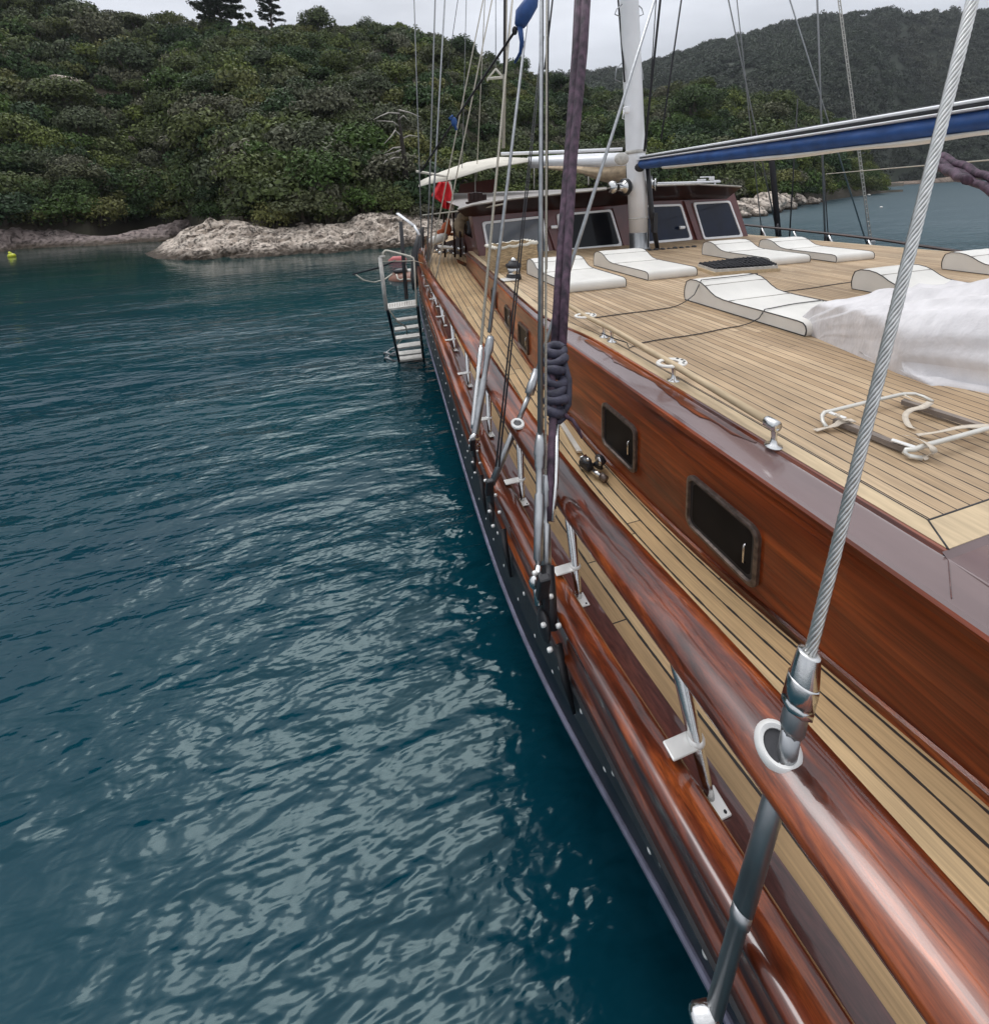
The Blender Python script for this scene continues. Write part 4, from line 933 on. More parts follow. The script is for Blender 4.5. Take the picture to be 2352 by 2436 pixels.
mb = MB(); mb.lathe(Bm, BOT, [(0, .024), (.12, .024), (.13, .0205), (1, .020)], 20); mb.build('lower_rod', M['steel_dull'], fs)
ff = Vector(dep(1668, 2425, np.dot(np.array(BOT), fw)*1.0)); mb = MB(); mb.lathe(ff+Vector((-.022, .01, -.012)), ff+Vector((.04, -.01, .006)), [(0, .016), (.08, .024), (.2, .027), (.75, .027), (.85, .022), (1, .022)], 24); mb.build('fork_pin', M['steel'], fs)
oring(RC+Vector((0, 0, .004)), (-.32, -.30, 1), .036, .058, M['white_fit'], 'rail_ring', rail, 1.0)

# dark heavy ropes at the right edge
for k, (a, c) in enumerate((((2228, 382), (2400, 480)), ((2240, 372), (2420, 455)), ((2225, 392), (2300, 430)))):
    mb = MB(); p, q = Vector(dep(*a, 5.5)), Vector(dep(*c, 4.4)); pts = [p.lerp(q, t)+Vector((0, 0, .015*math.sin(t*20+k))) for t in np.linspace(0, 1, 14)]
    mb.tube(pts, [.045]*14, 8); mb.build('heavy_rope', M['purple'], boat)
mb = MB(); mb.ball(dep(2228, 386, 5.5), .06, 1.3, 1, 1, 6); mb.build('rope_knot', M['coil'], boat)

# port side bits along the far rail
mb = MB()
for px, py in ((2174, 604), (2203, 607)):
    a = Vector(dep(px, py, 11.5)); mb.lathe(a-Vector((0, 0, .2)), a, [(0, .06), (.2, .03), (.6, .03), (.7, .06), (1, .06)], 10)
mb.tube([dep(2204, 609, 11.5), dep(2250, 612, 11.3), dep(2240, 630, 11)], .02, 6); mb.tube([dep(2180, 622, 11), dep(2235, 628, 11)], .022, 6)
mb.build('port_bollards', M['steel'], boat)

# awning, aft boom, sprayhood
def quadsheet(name, rows, mat, parent=boat, thick=.02):
    mb = MB(); mb.grid([[tuple(p) for p in r] for r in rows]); o = mb.build(name, mat, parent)
    md_ = o.modifiers.new('thickness', 'SOLIDIFY'); md_.thickness = thick; return o
A = lambda px, py, d: Vector(dep(px, py, d))
quadsheet('awning', [[A(995, 444, 12.5), A(1015, 438, 12.2), A(1080, 425, 11.8), A(1160, 400, 11.4), A(1255, 384, 11.0)],
                     [A(1000, 430, 13.5), A(1030, 420, 13.2), A(1090, 398, 12.8), A(1165, 382, 12.4), A(1258, 381, 12.0)],
                     [A(1010, 425, 15.5), A(1050, 408, 15), A(1110, 386, 14.5), A(1185, 373, 14), A(1262, 376, 13.5)]], M['canvas'])
mb = MB(); mb.tube([A(990, 408, 12.2), A(1010, 411, 12.2), A(1065, 420, 12.0), A(1072, 440, 11.9), A(1078, 500, 11.8)], .035, 8); mb.build('awning_pole', M['canvas'], boat)
mb = MB(); mb.tube([A(1192, 366, 12.5), A(1340, 361, 12), A(1480, 355, 11.5)], .045, 8); ab = mb.build('aft_boom', M['white'], boat)
quadsheet('folded_sail', [[A(1255, 378, 12), A(1340, 372, 11.9), A(1420, 369, 11.6), A(1488, 367, 11.2)], [A(1258, 386, 11.7), A(1340, 385, 11.6), A(1420, 384, 11.3), A(1488, 380, 11.0)], [A(1260, 396, 11.9), A(1340, 396, 11.9), A(1420, 398, 11.5), A(1488, 393, 11.2)]], M['white'], boat, .05)
quadsheet('folded_awning', [[A(1292, 398, 11.5), A(1360, 397, 11.4), A(1420, 400, 11.3), A(1488, 396, 11.0)], [A(1292, 402, 11.4), A(1365, 405, 11.3), A(1440, 416, 11.1), A(1488, 410, 10.9)], [A(1370, 404, 11.5), A(1410, 414, 11.4), A(1440, 424, 11.2), A(1488, 418, 11.0)], [A(1390, 412, 11.6), A(1420, 426, 11.5), A(1445, 432, 11.4), A(1488, 428, 11.2)]], M['tan'], boat, .03)
mb = MB(); mb.add([A(1095, 438, 14.5), A(1178, 425, 14), A(1170, 470, 14), A(1085, 475, 14.5)], [(0, 1, 2, 3)], smooth=False); mb.build('awning_side', M['wheel_red'], boat)
for px, y0, y1 in ((1399, 408, 440), (1270, 384, 450), (1130, 398, 470)): line('awning_post', [A(px, y1, 12.5), A(px, y0, 12.5)], .015, M['tread'])
line('rail_rope', [A(1005, 512, 11.0), A(1130, 498, 10.2), A(1200, 485, 9.6)], .02, M['rope_pale'])
# aft deck clutter
mb = MB(); mb.tube([A(1000, 545, 11.2), A(992, 600, 11.1), A(988, 660, 11.0), A(986, 690, 10.9)], [.05, .13, .12, .05], 8); mb.tube([A(1006, 540, 11), A(1000, 600, 11), A(998, 670, 10.9)], [.03, .09, .07], 8); mb.build('furled_umbrella', M['black'], boat)
mb = MB()
for k in range(9):
    px = 1004+2.2*k; mb.tube([A(px+4*math.sin(k), 590+9*k, 10.6), A(px+2, 660+7*k, 10.3), A(px+3*math.cos(k), 735+6*k, 10)], .018+.008*(k % 2), 6)
for k in range(14): mb.ball(A(1003+((k*7) % 16), 700+k*7, 10.1), .035, 1, 1, 1.3, 5)
mb.build('chain_plate_cluster', M['rope_grey'], boat)
mb = MB()
for px in (1055, 1078, 1092, 1104): mb.tube([A(px, 505, 12.5), A(px+4, 612, 12.3)], .028, 8)
mb.build('deck_posts', M['wheel_dark'], boat)
mb = MB(); mb.add([A(1082, 500, 13.2), A(1124, 500, 12.6), A(1128, 612, 12.4), A(1084, 604, 13)], [(0, 1, 2, 3)], smooth=False); mb.build('dark_backing', M['wheel_dark'], boat)  # dark sheet added to paint the shaded interior behind the posts
mb = MB(); mb.add([A(1015, 600, 13.5), A(1118, 590, 13), A(1125, 650, 12.8), A(1030, 660, 13)], [(0, 1, 2, 3)]); mb.add([A(1030, 585, 14), A(1110, 560, 14), A(1118, 600, 13.6), A(1018, 610, 13.8)], [(0, 1, 2, 3)]); mb.build('cockpit_bench', M['wheel_dark'], boat)
mb = MB(); mb.add([A(1085, 615, 12), A(1130, 635, 11), A(1140, 660, 10.5), A(1100, 655, 11.5)], [(0, 1, 2, 3)]); mb.build('step_board', M['varnish'], boat)
mb = MB()
for k in range(12): q = A(1040+7*k+3*math.sin(k*3), 596+8*math.sin(k*2.3), 12.4); mb.ball(q, .05+.03*abs(math.sin(k)), 1, 1, .8, 5)
mb.build('cockpit_fittings', M['steel'], boat)
mb = MB(); mb.ball(A(1095, 540, 12.5), .22, .9, .6, 1.4, 8); mb.ball(A(1105, 515, 12.5), .2, 1.1, .6, .7, 8); mb.build('hanging_net', M['tan'], boat)
# stern transom and aft deck
mb = MB(); yv = 16.6; xa = xb(yv); mb.add([(xa, yv, zd(yv)+.1), (2*CX-xa, yv, zd(yv)+.1), (2*CX-xa-.8, yv+.4, -H), (xa+.8, yv+.4, -H)], [(0, 1, 2, 3)]); mb.build('transom', M['varnish'], boat)
mb = MB(); rows = [[(xb(y)+.3, y, zd(y)-.01), (2*CX-xb(y)-.3, y, zd(y)-.01)] for y in np.arange(10.5, 16.7, .4)]; mb.grid(rows, [[(p[0], p[1]) for p in r] for r in rows]); mb.build('aft_deck', M['side_deck'], boat)

# ================================================================== THINGS ON THE BOAT
BW, BL = .93, 1.66
def bed_profile():
    P = [(0.012, .0), (0, .02), (-.004, .06), (.006, .10), (.035, .125), (.09, .132), (.30, .133), (.55, .132), (.85, .130), (1.02, .134), (1.13, .150), (1.21, .185), (1.28, .23), (1.36, .266), (1.45, .282), (1.55, .276), (1.62, .24), (1.645, .17), (1.655, .10), (1.65, .04), (1.64, .0)]
    return P
def make_bed(label, loc, rz=0.0):
    t = thing('sunbed_cushion', label, 'sunbed', loc, 'white vinyl sunbed cushions on the roof deck')
    P = bed_profile(); mb = MB(); nx = 9; rows = []
    for i in range(nx+1):
        x = BW*i/nx; e_ = min(i, nx-i)
        rows.append([(x, y, z+.004*(1 if .05 < z else 0)*noise.noise((x*5, y*4, rz+loc[0]))*(e_ > 0) + (.008 if e_ and z > .1 else 0)) for y, z in P])
    mb.grid(rows); n = len(P)
    mb.add(rows[0], [tuple(range(n))], smooth=False); mb.add(rows[-1], [tuple(range(n-1, -1, -1))], smooth=False)
    mb.build('mattress', M['vinyl'], t, local=True, sharp=50)
    for x in (-.001, BW+.001):
        mb = MB(); mb.tube([(x, y, z+.002) for y, z in P]+[(x, .01, .006)], .0062, 6); mb.build('piping', M['piping'], t, local=True)
    for y0 in (.93, 1.30):
        mb = MB(); z0 = lerp([(a, b) for a, b in P[5:16]], y0)+.009; mb.tube([(0, y0, z0), (BW, y0, z0)], .0035, 5); mb.build('seam', M['grey_wood'], t, local=True)
    t.rotation_euler = (0, 0, rz); return t
def at(px, py): p = onz(px, py, ZR); return (p[0], p[1], ZR+.002)
f1 = at(1352, 697); bed1 = make_bed('white sunbed beside the straw basket, left end of the row before the wheelhouse', f1)
f2 = at(1541, 668); make_bed('white sunbed directly in front of the mast foot', f2, .02)
f3 = at(1830, 633); make_bed('white sunbed behind the skylight hatch, in front of the rightmost windscreen', f3, .0)
f4 = at(1988, 625); make_bed('white sunbed at the port edge, beyond the one behind the hatch', f4, .0)
f5 = at(1915, 802); make_bed('white sunbed nearest the camera with two dark cords across it', f5, .01)
h6 = at(2022, 687); make_bed('white sunbed with only its raised head showing behind the shrouded heap', (h6[0], h6[1]-BL, h6[2]), .0)
h7 = at(2236, 640); make_bed('white sunbed at the far right frame edge, half hidden by the heap', (h7[0], h7[1]-BL, h7[2]), .0)

# cords lying across the deck and the bed
def cord(name, label, pts, r=.0055):
    mb = MB(); mb.tube(pts, r, 6); o = mb.build(name, M['black']); tag(o, label, 'cord', 'dark cords across the deck'); return o
def bedz(x, y):
    fx = f5[0]
    if fx <= x <= fx+BW and 0 <= y-f5[1] <= BL: return ZR+lerp([(0, .14), (.9, .14), (1.18, .21), (1.36, .285), (1.5, .29), (1.66, .2)], y-f5[1])+.012
    return ZR+.008
def cordpts(a, b_):
    pa, pb = Vector(at(*a)), Vector(at(*b_)); out = []
    for i in range(61):
        p = pa.lerp(pb, i/60); out.append((p.x, p.y+.012*math.sin(i*.5), bedz(p.x, p.y)))
    zs = np.array([p[2] for p in out]); k = np.hanning(11); k /= k.sum(); zs = np.maximum(np.convolve(np.pad(zs, 5, mode='edge'), k, 'valid'), ZR+.006)
    return [(p[0], p[1], max(float(z), p[2] if p[2] > ZR+.05 else float(z))) for p, z in zip(out, zs)]
c1 = cordpts((1400, 760), (2200, 648)); c2 = [onz(1430, 792, ZR+.12), onz(1462, 806, ZR+.08), onz(1490, 815, ZR+.02), onz(1496, 828, ZR+.01), onz(1510, 822, ZR+.01)]+cordpts((1515, 820), (2200, 702))
cord('cord', 'dark cord crossing the deck under the head of the nearest sunbed', c1)
cord('cord', 'dark cord crossing the foot of the nearest sunbed, tied to the rail posts', c2)

# skylight hatch
t = thing('skylight_hatch', 'low skylight hatch with a dark net over it between the sunbeds', 'hatch', at(1760, 645))
a, b_, c, d = [Vector(at(*p)) for p in ((1658, 640), (1700, 655), (1850, 645), (1800, 622))]
def lid(k, z0, z1, mat, name):
    cen = (a+b_+c+d)/4; q = [cen+(p-cen)*k for p in (a, b_, c, d)]; mb = MB()
    lo = [(p.x, p.y, ZR+z0) for p in q]; hi = [(p.x, p.y, ZR+z1) for p in q]
    mb.add(lo+hi, [(4, 5, 6, 7)]+[(i, (i+1) % 4, 4+(i+1) % 4, 4+i) for i in range(4)], smooth=False); return mb.build(name, mat, t)
lid(1.05, 0, .05, M['border'], 'coaming_frame'); lid(.99, .05, .09, M['tread'], 'rim'); lid(.86, .085, .098, M['glass'], 'pane')
mb = MB(); cen = (a+b_+c+d)/4
for i in range(9):
    s = .1+.8*i/8
    p, q = a.lerp(b_, s), d.lerp(c, s); mb.tube([(p.x, p.y, ZR+.11)]+[tuple(p.lerp(q, k/8).to_tuple()[:2])+(ZR+.108+.03*abs(noise.noise((k*.7, i*.9, 2))),) for k in range(1, 8)]+[(q.x, q.y, ZR+.11)], .014, 5)
for i in range(14):
    s = .04+.92*i/13
    p, q = a.lerp(d, s), b_.lerp(c, s); mb.tube([(p.x, p.y, ZR+.11), tuple(p.lerp(q, .5).to_tuple()[:2])+(ZR+.125,), (q.x, q.y, ZR+.11)], .012, 5)
mb.build('net', M['rope_dark'], t)

# straw basket and deck winch
t = thing('straw_basket', 'tall woven straw basket against the left windscreen', 'basket', at(1222, 648))
p0, p1 = Vector(at(1180, 650)), Vector(at(1278, 640)); ax = (p1-p0); nv = Vector((-ax.y, ax.x, 0)).normalized()*.5
hz = .0
z1 = Vector(ony(1178, 590, p0.y)).z; z2 = Vector(ony(1262, 577, p1.y)).z
lo = [p0, p1, p1+nv, p0+nv]; mb = MB(); n = 12
def ringb(k, zf):
    cen = sum(lo, Vector())/4; out = []
    for i in range(4):
        for j in range(n):
            q = lo[i].lerp(lo[(i+1) % 4], j/n); q = cen+(q-cen)*k; z_ = z1+(z2-z1)*((q-p0).dot(ax)/ax.length_squared)
            out.append((q.x, q.y, ZR+(z_-ZR)*zf+.015*math.sin(j*2.0)*(zf > .9)))
    return out
mb.grid([ringb(.94, 0), ringb(1.0, .25), ringb(1.02, .6), ringb(1.0, .9), ringb(1.03, .96), ringb(1.0, 1.02), ringb(.88, 1.0), ringb(.85, .8)], closed=True)
mb.build('woven_body', M['wicker'], t, sharp=60)
mb = MB(); mb.grid([ringb(1.035, .93), ringb(1.06, .97), ringb(1.03, 1.03), ringb(.9, 1.01)], closed=True); mb.build('rim', M['canvas'], t)
t = thing('deck_winch', 'black and steel drum winch on the roof deck in front of the straw basket', 'winch', at(1222, 662))
c = Vector(at(1222, 664)); mb = MB(); mb.lathe(c, c+Vector((0, 0, .30)), [(0, .13), (.25, .12), (.3, .09), (.6, .085), (.68, .13), (.85, .13), (.9, .09), (1, .08)], 20); mb.build('drum', M['black'], t)
mb = MB(); mb.lathe(c+Vector((0, 0, .09)), c+Vector((0, 0, .20)), [(0, .10), (.1, .12), (.5, .10), (.9, .12), (1, .10)], 20); mb.lathe(c+Vector((0, 0, .30)), c+Vector((0, 0, .36)), [(0, .05), (.5, .05), (1, .02)], 12); mb.build('drum_ring', M['steel'], t)
mb = MB(); mb.box(c+Vector((-.12, -.1, .02)), (.25, .2, .03), bev=.02); mb.build('base_plate', M['white_fit'], t)

# big shrouded heap
def heap():
    tip = Vector(onz(1945, 806, ZR)); g1 = Vector(onz(2200, 912, ZR)); g2 = Vector(onz(2380, 945, ZR))
    mb = MB(); rows = []; ns_ = 58; nc = 44
    dirv = Vector((.86, -.50, 0))
    for i in range(ns_+1):
        s = i/ns_; L_ = 5.2*s
        # front contact curve
        f = tip.lerp(g1, min(1, s*4.2)) if s < .238 else g1+(g2-g1).normalized()*(L_-5.2*.238)
        f = Vector((f.x, f.y+.10*math.sin(s*5), ZR-.012))
        prof = min(1.0, s*1.75+.02)**.85
        wdt = .25+1.7*prof; hh = .04+.80*prof*(1-.12*s)
        if s < .03: wdt *= s/.03+.1; hh *= s/.03+.05
        row = []
        for j in range(nc+1):
            a = math.pi*j/nc
            yy = -math.cos(a)*.5+.5; zz = math.sin(a)**.62
            p = Vector((f.x+.28*yy*wdt, f.y+yy*wdt, f.z+zz*hh))
            nn = Vector((0, -math.cos(a), math.sin(a)))
            q = Vector((p.x*1.3, p.y*1.3, p.z*2.2)); wv = .10*noise.noise(q)+.035*noise.noise(q*2.7)
            fold = .13*abs(noise.noise(Vector((a*2.6+1.2*s, s*3.0, 4))))+.085*abs(noise.noise(Vector((p.x*3.2+p.z*3.5, p.y*1.2, p.z*.7))))+.016*abs(noise.noise(q*6))-.03
            p += nn*(wv*prof-fold*1.4*prof)
            row.append(tuple(p))
        rows.append(row)
    mb.grid(rows)
    # thin skirt lying on the deck
    sk = []
    for i in range(6, ns_+1):
        p = Vector(rows[i][0]); q = Vector(rows[i][2]); u_ = .5+.5*noise.noise((i*.33, 5, 0)); d_ = .04+.16*u_
        w0 = .02*noise.noise((i*1.1, 2, 2)); 
        sk.append([tuple(q), tuple(p+Vector((0, -.03, .045))), tuple(p+Vector((-.02, -d_*.6, .05+w0))), tuple(p+Vector((-.02, -d_, .02))), tuple(p+Vector((-.02, -d_-.01, -.0)))])
    t = thing('shrouded_heap', 'large heap wrapped in a thin white cloth at the right of the deck', 'covered heap', (tip.x+2, tip.y-.5, ZR))
    o = mb.build('cloth_body', M['cover'], t)
    mb = MB(); mb.grid(sk); mb.build('cloth_hem', M['cover'], t)
heap()

# folding frame with straps
t = thing('folding_frame', 'folded metal stool frame with loose webbing straps lying on the planks', 'folding stool', at(2150, 1020))
def D(px, py, h=.045): return onz(px, py, ZR+h)
mb = MB(); mb.tube([D(1965, 1016, .02), D(1956, 1003, .03), D(1954, 990, .04), D(1960, 981, .05), D(1975, 978, .06), D(2060, 957, .06), D(2136, 940, .06), D(2152, 937, .06), D(2175, 937, .06), D(2196, 944, .055), D(2217, 955, .05)], .0115, 10); mb.build('tube_leg', M['alu'], t)
mb = MB(); mb.tube([D(2190, 1090, .02), D(2163, 1085, .025), D(2150, 1077, .03), D(2155, 1070, .045), D(2170, 1070, .05), D(2206, 1058, .055), D(2280, 1038, .06), D(2345, 1020, .06), D(2400, 1012, .06)], .0125, 10); mb.build('tube_leg', M['alu'], t)
def slat(pts, name='slat', mat=M['grey_wood'], w_=.045, h_=.03):
    mb = MB()
    for a, b_ in zip(pts, pts[1:]):
        a, b_ = Vector(a), Vector(b_); d = b_-a; mb.box((a+b_)/2, (w_, d.length, h_), Matrix.Rotation(-math.atan2(d.x, d.y), 3, 'Z'))
    return mb.build(name, mat, t)
slat([D(1985, 1000, .03), D(2153, 1068, .03)]); slat([D(2146, 955, .035), D(2340, 1017, .035)])
slat([D(1972, 981, .075), D(2010, 995, .075)], 'hinge_plate', M['white_fit'], .03, .006); slat([D(2120, 1046, .06), D(2175, 1064, .06)], 'hinge_plate', M['white_fit'], .03, .006)
def strap(pts, w_=.032):
    mb = MB(); pts = [Vector(p) for p in pts]; sm = []
    for i in range(len(pts)-1):
        for k in range(6):
            tt = k/6; p0_, p1_, p2_, p3_ = pts[max(i-1, 0)], pts[i], pts[i+1], pts[min(i+2, len(pts)-1)]
            sm.append(.5*((2*p1_)+(-p0_+p2_)*tt+(2*p0_-5*p1_+4*p2_-p3_)*tt*tt+(-p0_+3*p1_-3*p2_+p3_)*tt**3))
    sm.append(pts[-1]); l = []; r = []
    for i, p in enumerate(sm):
        d = (sm[min(i+1, len(sm)-1)]-sm[max(i-1, 0)]).normalized(); tw = .5*math.sin(i*.25)
        s = d.cross(Vector((0, 0, 1))).normalized(); s = (s*math.cos(tw)+Vector((0, 0, 1))*math.sin(tw)*.6)
        l.append(tuple(p-s*w_/2)); r.append(tuple(p+s*w_/2))
    mb.grid([l, r]); o = mb.build('strap', M['strap'], t); q = o.modifiers.new('thickness', 'SOLIDIFY'); q.thickness = .002
strap([D(1937, 1024, .012), D(1962, 1018, .02), D(1985, 1012, .03), D(2000, 1003, .05), D(2030, 1000, .04)])
strap([D(2212, 957, .07), D(2195, 968, .075), D(2165, 976, .05), D(2152, 990, .03), D(2160, 1012, .015), D(2175, 1020, .012)])
strap([D(2180, 1035, .012), D(2230, 1028, .04), D(2290, 1016, .06), D(2352, 1014, .07), D(2400, 1012, .07)])
strap([D(2152, 1036, .02), D(2185, 1045, .06), D(2215, 1063, .075), D(2218, 1078, .05), D(2205, 1086, .02), D(2192, 1090, .012)])
strap([D(2150, 940, .07), D(2180, 955, .05), D(2205, 962, .05)])
strap([D(1990, 985, .08), D(2005, 996, .07), D(2025, 1003, .05)])

# flag
t = thing('flag', 'plain red flag hanging from the awning pole', 'flag', dep(1060, 500, 11.8))
mb = MB(); rows = []
TL, TR, BLc, BR = [Vector(dep(x, y, 11.8)) for x, y in ((1042, 433), (1066, 432), (1052, 495), (1074, 500))]
TLo = Vector(dep(1027, 466, 11.8))
edge_l = [TL, Vector(dep(1035, 449, 11.8)), TLo, Vector(dep(1048, 482, 11.8)), BLc]; edge_r = [TR, Vector(dep(1070, 445, 11.8)), Vector(dep(1074, 462, 11.8)), Vector(dep(1073, 480, 11.8)), BR]
for i in range(21):
    s = i/20*4; k = min(3, int(s)); u_ = s-k; l = edge_l[k].lerp(edge_l[k+1], u_); r = edge_r[k].lerp(edge_r[k+1], u_)
    rows.append([tuple(l.lerp(r, j/14)+Vector((0, .07*math.sin(j*1.1+i*.25), 0))) for j in range(15)])
mb.grid(rows); o = mb.build('cloth', M['red'], t); q = o.modifiers.new('thickness', 'SOLIDIFY'); q.thickness = .004

# cushions, vest on the aft deck
mb = MB(); mb.tube([dep(1022, 578, 12), dep(1030, 573, 12), dep(1050, 566, 12.2), dep(1060, 562, 12.3)], [.09, .12, .12, .10], 12); tag(mb.build('rolled_cushion', M['vinyl'], loc=dep(1040, 580, 12)), 'thick white rolled cushion by the stern rail', 'cushion')
mb = MB(); mb.box(dep(1058, 588, 11.8), (.34, .35, .07), Matrix.Rotation(.15, 3, 'Y'), bev=.03); tag(mb.build('flat_cushion', M['vinyl'], loc=dep(1058, 590, 11.8)), 'small flat white cushion below the rolled one', 'cushion')
mb = MB(); mb.ball(dep(1062, 545, 12.4), .16, .9, .6, 1.25, 8); mb.ball(dep(1050, 552, 12.3), .10, 1.3, .6, .8, 8); mb.ball(dep(1066, 527, 12.4), .08, .7, .6, 1.3, 8); tag(mb.build('life_vest', M['orange'], loc=dep(1060, 560, 12.4)), 'faded orange life vest hanging under the flag', 'life vest')
mb = MB(); a, b_ = Vector(dep(946, 508, 10.5)), Vector(dep(985, 537, 10.2)); d = (b_-a)
mb.tube([a, b_], .055, 6, flat=.4); mb.tube([dep(985, 537, 10.2), dep(998, 560, 10.1)], .03, 6); tag(mb.build('gangplank', M['white'], loc=tuple(b_)), 'narrow white gangplank folded up at the stern', 'gangplank')

# boarding ladder
t = thing('boarding_ladder', 'aluminium boarding ladder with wooden treads hanging down to the sea', 'ladder', (.8, 10, -H))
yl = 9.0
def Y(px, py, y): return ony(px, py, y*.905)
tread = [((921, 722), (990, 712), (921, 735), (991, 726), 9.0), ((941, 757), (993, 750), (943, 763), (993, 756), 9.35), ((938, 779), (997, 770), (939, 786), (997, 777), 9.65), ((941, 799), (1000, 791), (942, 807), (1000, 799), 9.95), ((944, 819), (1003, 810), (946, 828), (1003, 820), 10.25), ((947, 836), (1005, 829), (949, 845), (1005, 838), 10.5), ((950, 848), (1006, 841), (951, 858), (1006, 851), 10.65)]
for i, (a, b_, c, d, y) in enumerate(tread):
    A_, B_ = Vector(Y(*a, y+.15)), Vector(Y(*b_, y+.15)); C_, D_ = Vector(Y(*c, y)), Vector(Y(*d, y)); th = Vector((0, 0, -.035))
    A_.z = C_.z+.0; B_.z = D_.z+.0
    A_ = Vector(onz(*a, C_.z)); B_ = Vector(onz(*b_, D_.z))
    mb = MB(); mb.add([A_, B_, D_, C_, A_+th, B_+th, D_+th, C_+th], [(0, 1, 2, 3), (3, 2, 6, 7), (0, 3, 7, 4), (1, 5, 6, 2), (0, 4, 5, 1), (4, 7, 6, 5)], smooth=False)
    o = mb.build('platform' if i == 0 else 'tread', M['tread'], t)
    if i == 0:
        g = MB()
        for k in range(11):
            s = (k+1)/12; g.add([A_.lerp(B_, s)+Vector((0, 0, .002))-(A_-C_)*.2, A_.lerp(B_, s+.02)+Vector((0, 0, .002))-(A_-C_)*.2, C_.lerp(D_, s+.02)+Vector((0, 0, .002))+(A_-C_)*.2, C_.lerp(D_, s)+Vector((0, 0, .002))+(A_-C_)*.2], [(0, 1, 2, 3)], smooth=False)
        g.build('platform_slots', M['grey_wood'], o)
mb = MB(); mb.tube([Y(922, 738, 9.0), Y(936, 800, 9.9), Y(949, 858, 10.7), Y(951, 905, 10.95)], .028, 8); mb.build('stringer', M['navy'], t)
mb = MB(); mb.tube([Y(993, 728, 9.0), Y(1000, 790, 9.9), Y(1007, 852, 10.7), Y(1008, 885, 10.9)], .028, 8); mb.build('stringer', M['black'], t)
mb = MB(); mb.tube([Y(904, 612, 9.0), Y(919, 738, 9.0)], .035, 8, flat=.6); mb.tube([Y(902, 611, 9), Y(916, 610, 9)], .02, 6); mb.build('post', M['tread'], t)
mb = MB(); mb.tube([Y(911, 609, 9.1), Y(911, 601, 9.1), Y(916, 596, 9.1), Y(922, 596, 9.1), Y(950, 603, 9.1), Y(976, 610, 9.1), Y(983, 614, 9.1), Y(985, 622, 9.1), Y(991, 728, 9.05)], .016, 8); mb.build('hand_loop', M['canvas'], t)
mb = MB(); mb.tube([Y(953, 527, 9.6), Y(960, 620, 9.6), Y(967, 712, 9.4)], .036, 8); mb.build('support_pole', M['black'], t)
mb = MB(); mb.tube([Y(901, 622, 9.0), Y(960, 621, 9.0), Y(985, 620, 9.0), Y(1006, 627, 9.3)], .008, 5); mb.tube([Y(926, 738, 9.0), Y(946, 766, 9.2), Y(966, 778, 9.3), Y(969, 795, 9.4)], .014, 5); mb.tube([Y(958, 805, 9.6), Y(945, 820, 9.8)], .01, 5); mb.build('guard_line', M['rope_pale'], t)
# fender loops in the water by the ladder foot
for k, (px, py) in enumerate(((931, 838), (933, 850))):
    c = Vector(onz(px, py, -H+.03)); mb = MB(); mb.tube([c+Vector((.17*math.cos(a), .17*math.sin(a)*1.2, .05*math.sin(a*2))) for a in np.linspace(0, 2*math.pi, 20)], .022, 6); o = mb.build('mooring_loop', M['rope_grey'], loc=tuple(c)); tag(o, ('upper' if k == 0 else 'lower')+' grey rope loop floating at the ladder foot', 'rope loop', 'rope loops at the ladder foot')

# dinghy astern
t = thing('small_dinghy', 'small brown inflatable dinghy floating beyond the boarding ladder', 'dinghy', onz(960, 690, -H))
mb = MB(); by = 19.0
def q(px, py, dy=0): return Vector(ony(px, py, by+dy))
rows = []
for i, (px, top, bot) in enumerate(((926, 672, 676), (932, 664, 682), (941, 655, 686), (955, 650, 689), (975, 650, 691), (1000, 651, 692), (1025, 652, 692))):
    a, b_ = q(px, top), q(px, bot); hw = [.05, .35, .6, .75, .8, .8, .75][i]
    rows.append([tuple(a.lerp(b_, .5)+Vector((0, hw*math.cos(2*math.pi*j/12)+.7, (a.z-b_.z)/2*math.sin(2*math.pi*j/12)))) for j in range(12)])
mb.grid(rows, closed=True); mb.add(rows[-1], [tuple(range(12))]); mb.build('hull_tube', M['brown_boat'], t)
mb = MB(); mb.tube([q(928, 675, -.1), q(945, 679, -.25), q(975, 682, -.3), q(1010, 683, -.3)], .035, 6); mb.tube([q(943, 652, 0), q(946, 663, -.1), q(952, 666, -.15), q(960, 664, -.2), q(985, 665, -.2)], .03, 6); mb.build('grab_line', M['canvas'], t)
mb = MB(); mb.ball(q(952, 645, .5), .25, 1.2, .8, .5, 8); mb.build('bow_cover', M['black'], t)
mb = MB(); mb.ball(q(975, 645, .7), .22, 1.3, .8, .5, 8); mb.tube([q(962, 626, .5), q(970, 648, .5)], .035, 6); mb.build('engine_cowl', M['tread'], t)
mb = MB(); c = Vector(onz(944, 620, -H+.05)); mb.tube([c-Vector((.45, 0, 0)), c-Vector((.2, 0, -.05)), c+Vector((.3, .1, 0)), c+Vector((.5, .2, 0))], [.06, .2, .22, .1], 8); tag(mb.build('pink_float', M['pink'], loc=tuple(c)), 'pink float on the water behind the ladder loop', 'float')
mb = MB(); c = Vector(onz(29, 611, -H)); mb.ball(c+Vector((0, 0, .08)), .24, 1, 1, .75, 8); mb.lathe(c+Vector((0, 0, .18)), c+Vector((-.14, 0, .38)), [(0, .11), (.6, .09), (1, .04)], 10); tag(mb.build('yellow_buoy', M['yellow'], loc=tuple(c)), 'yellow buoy floating near the left shore', 'buoy')
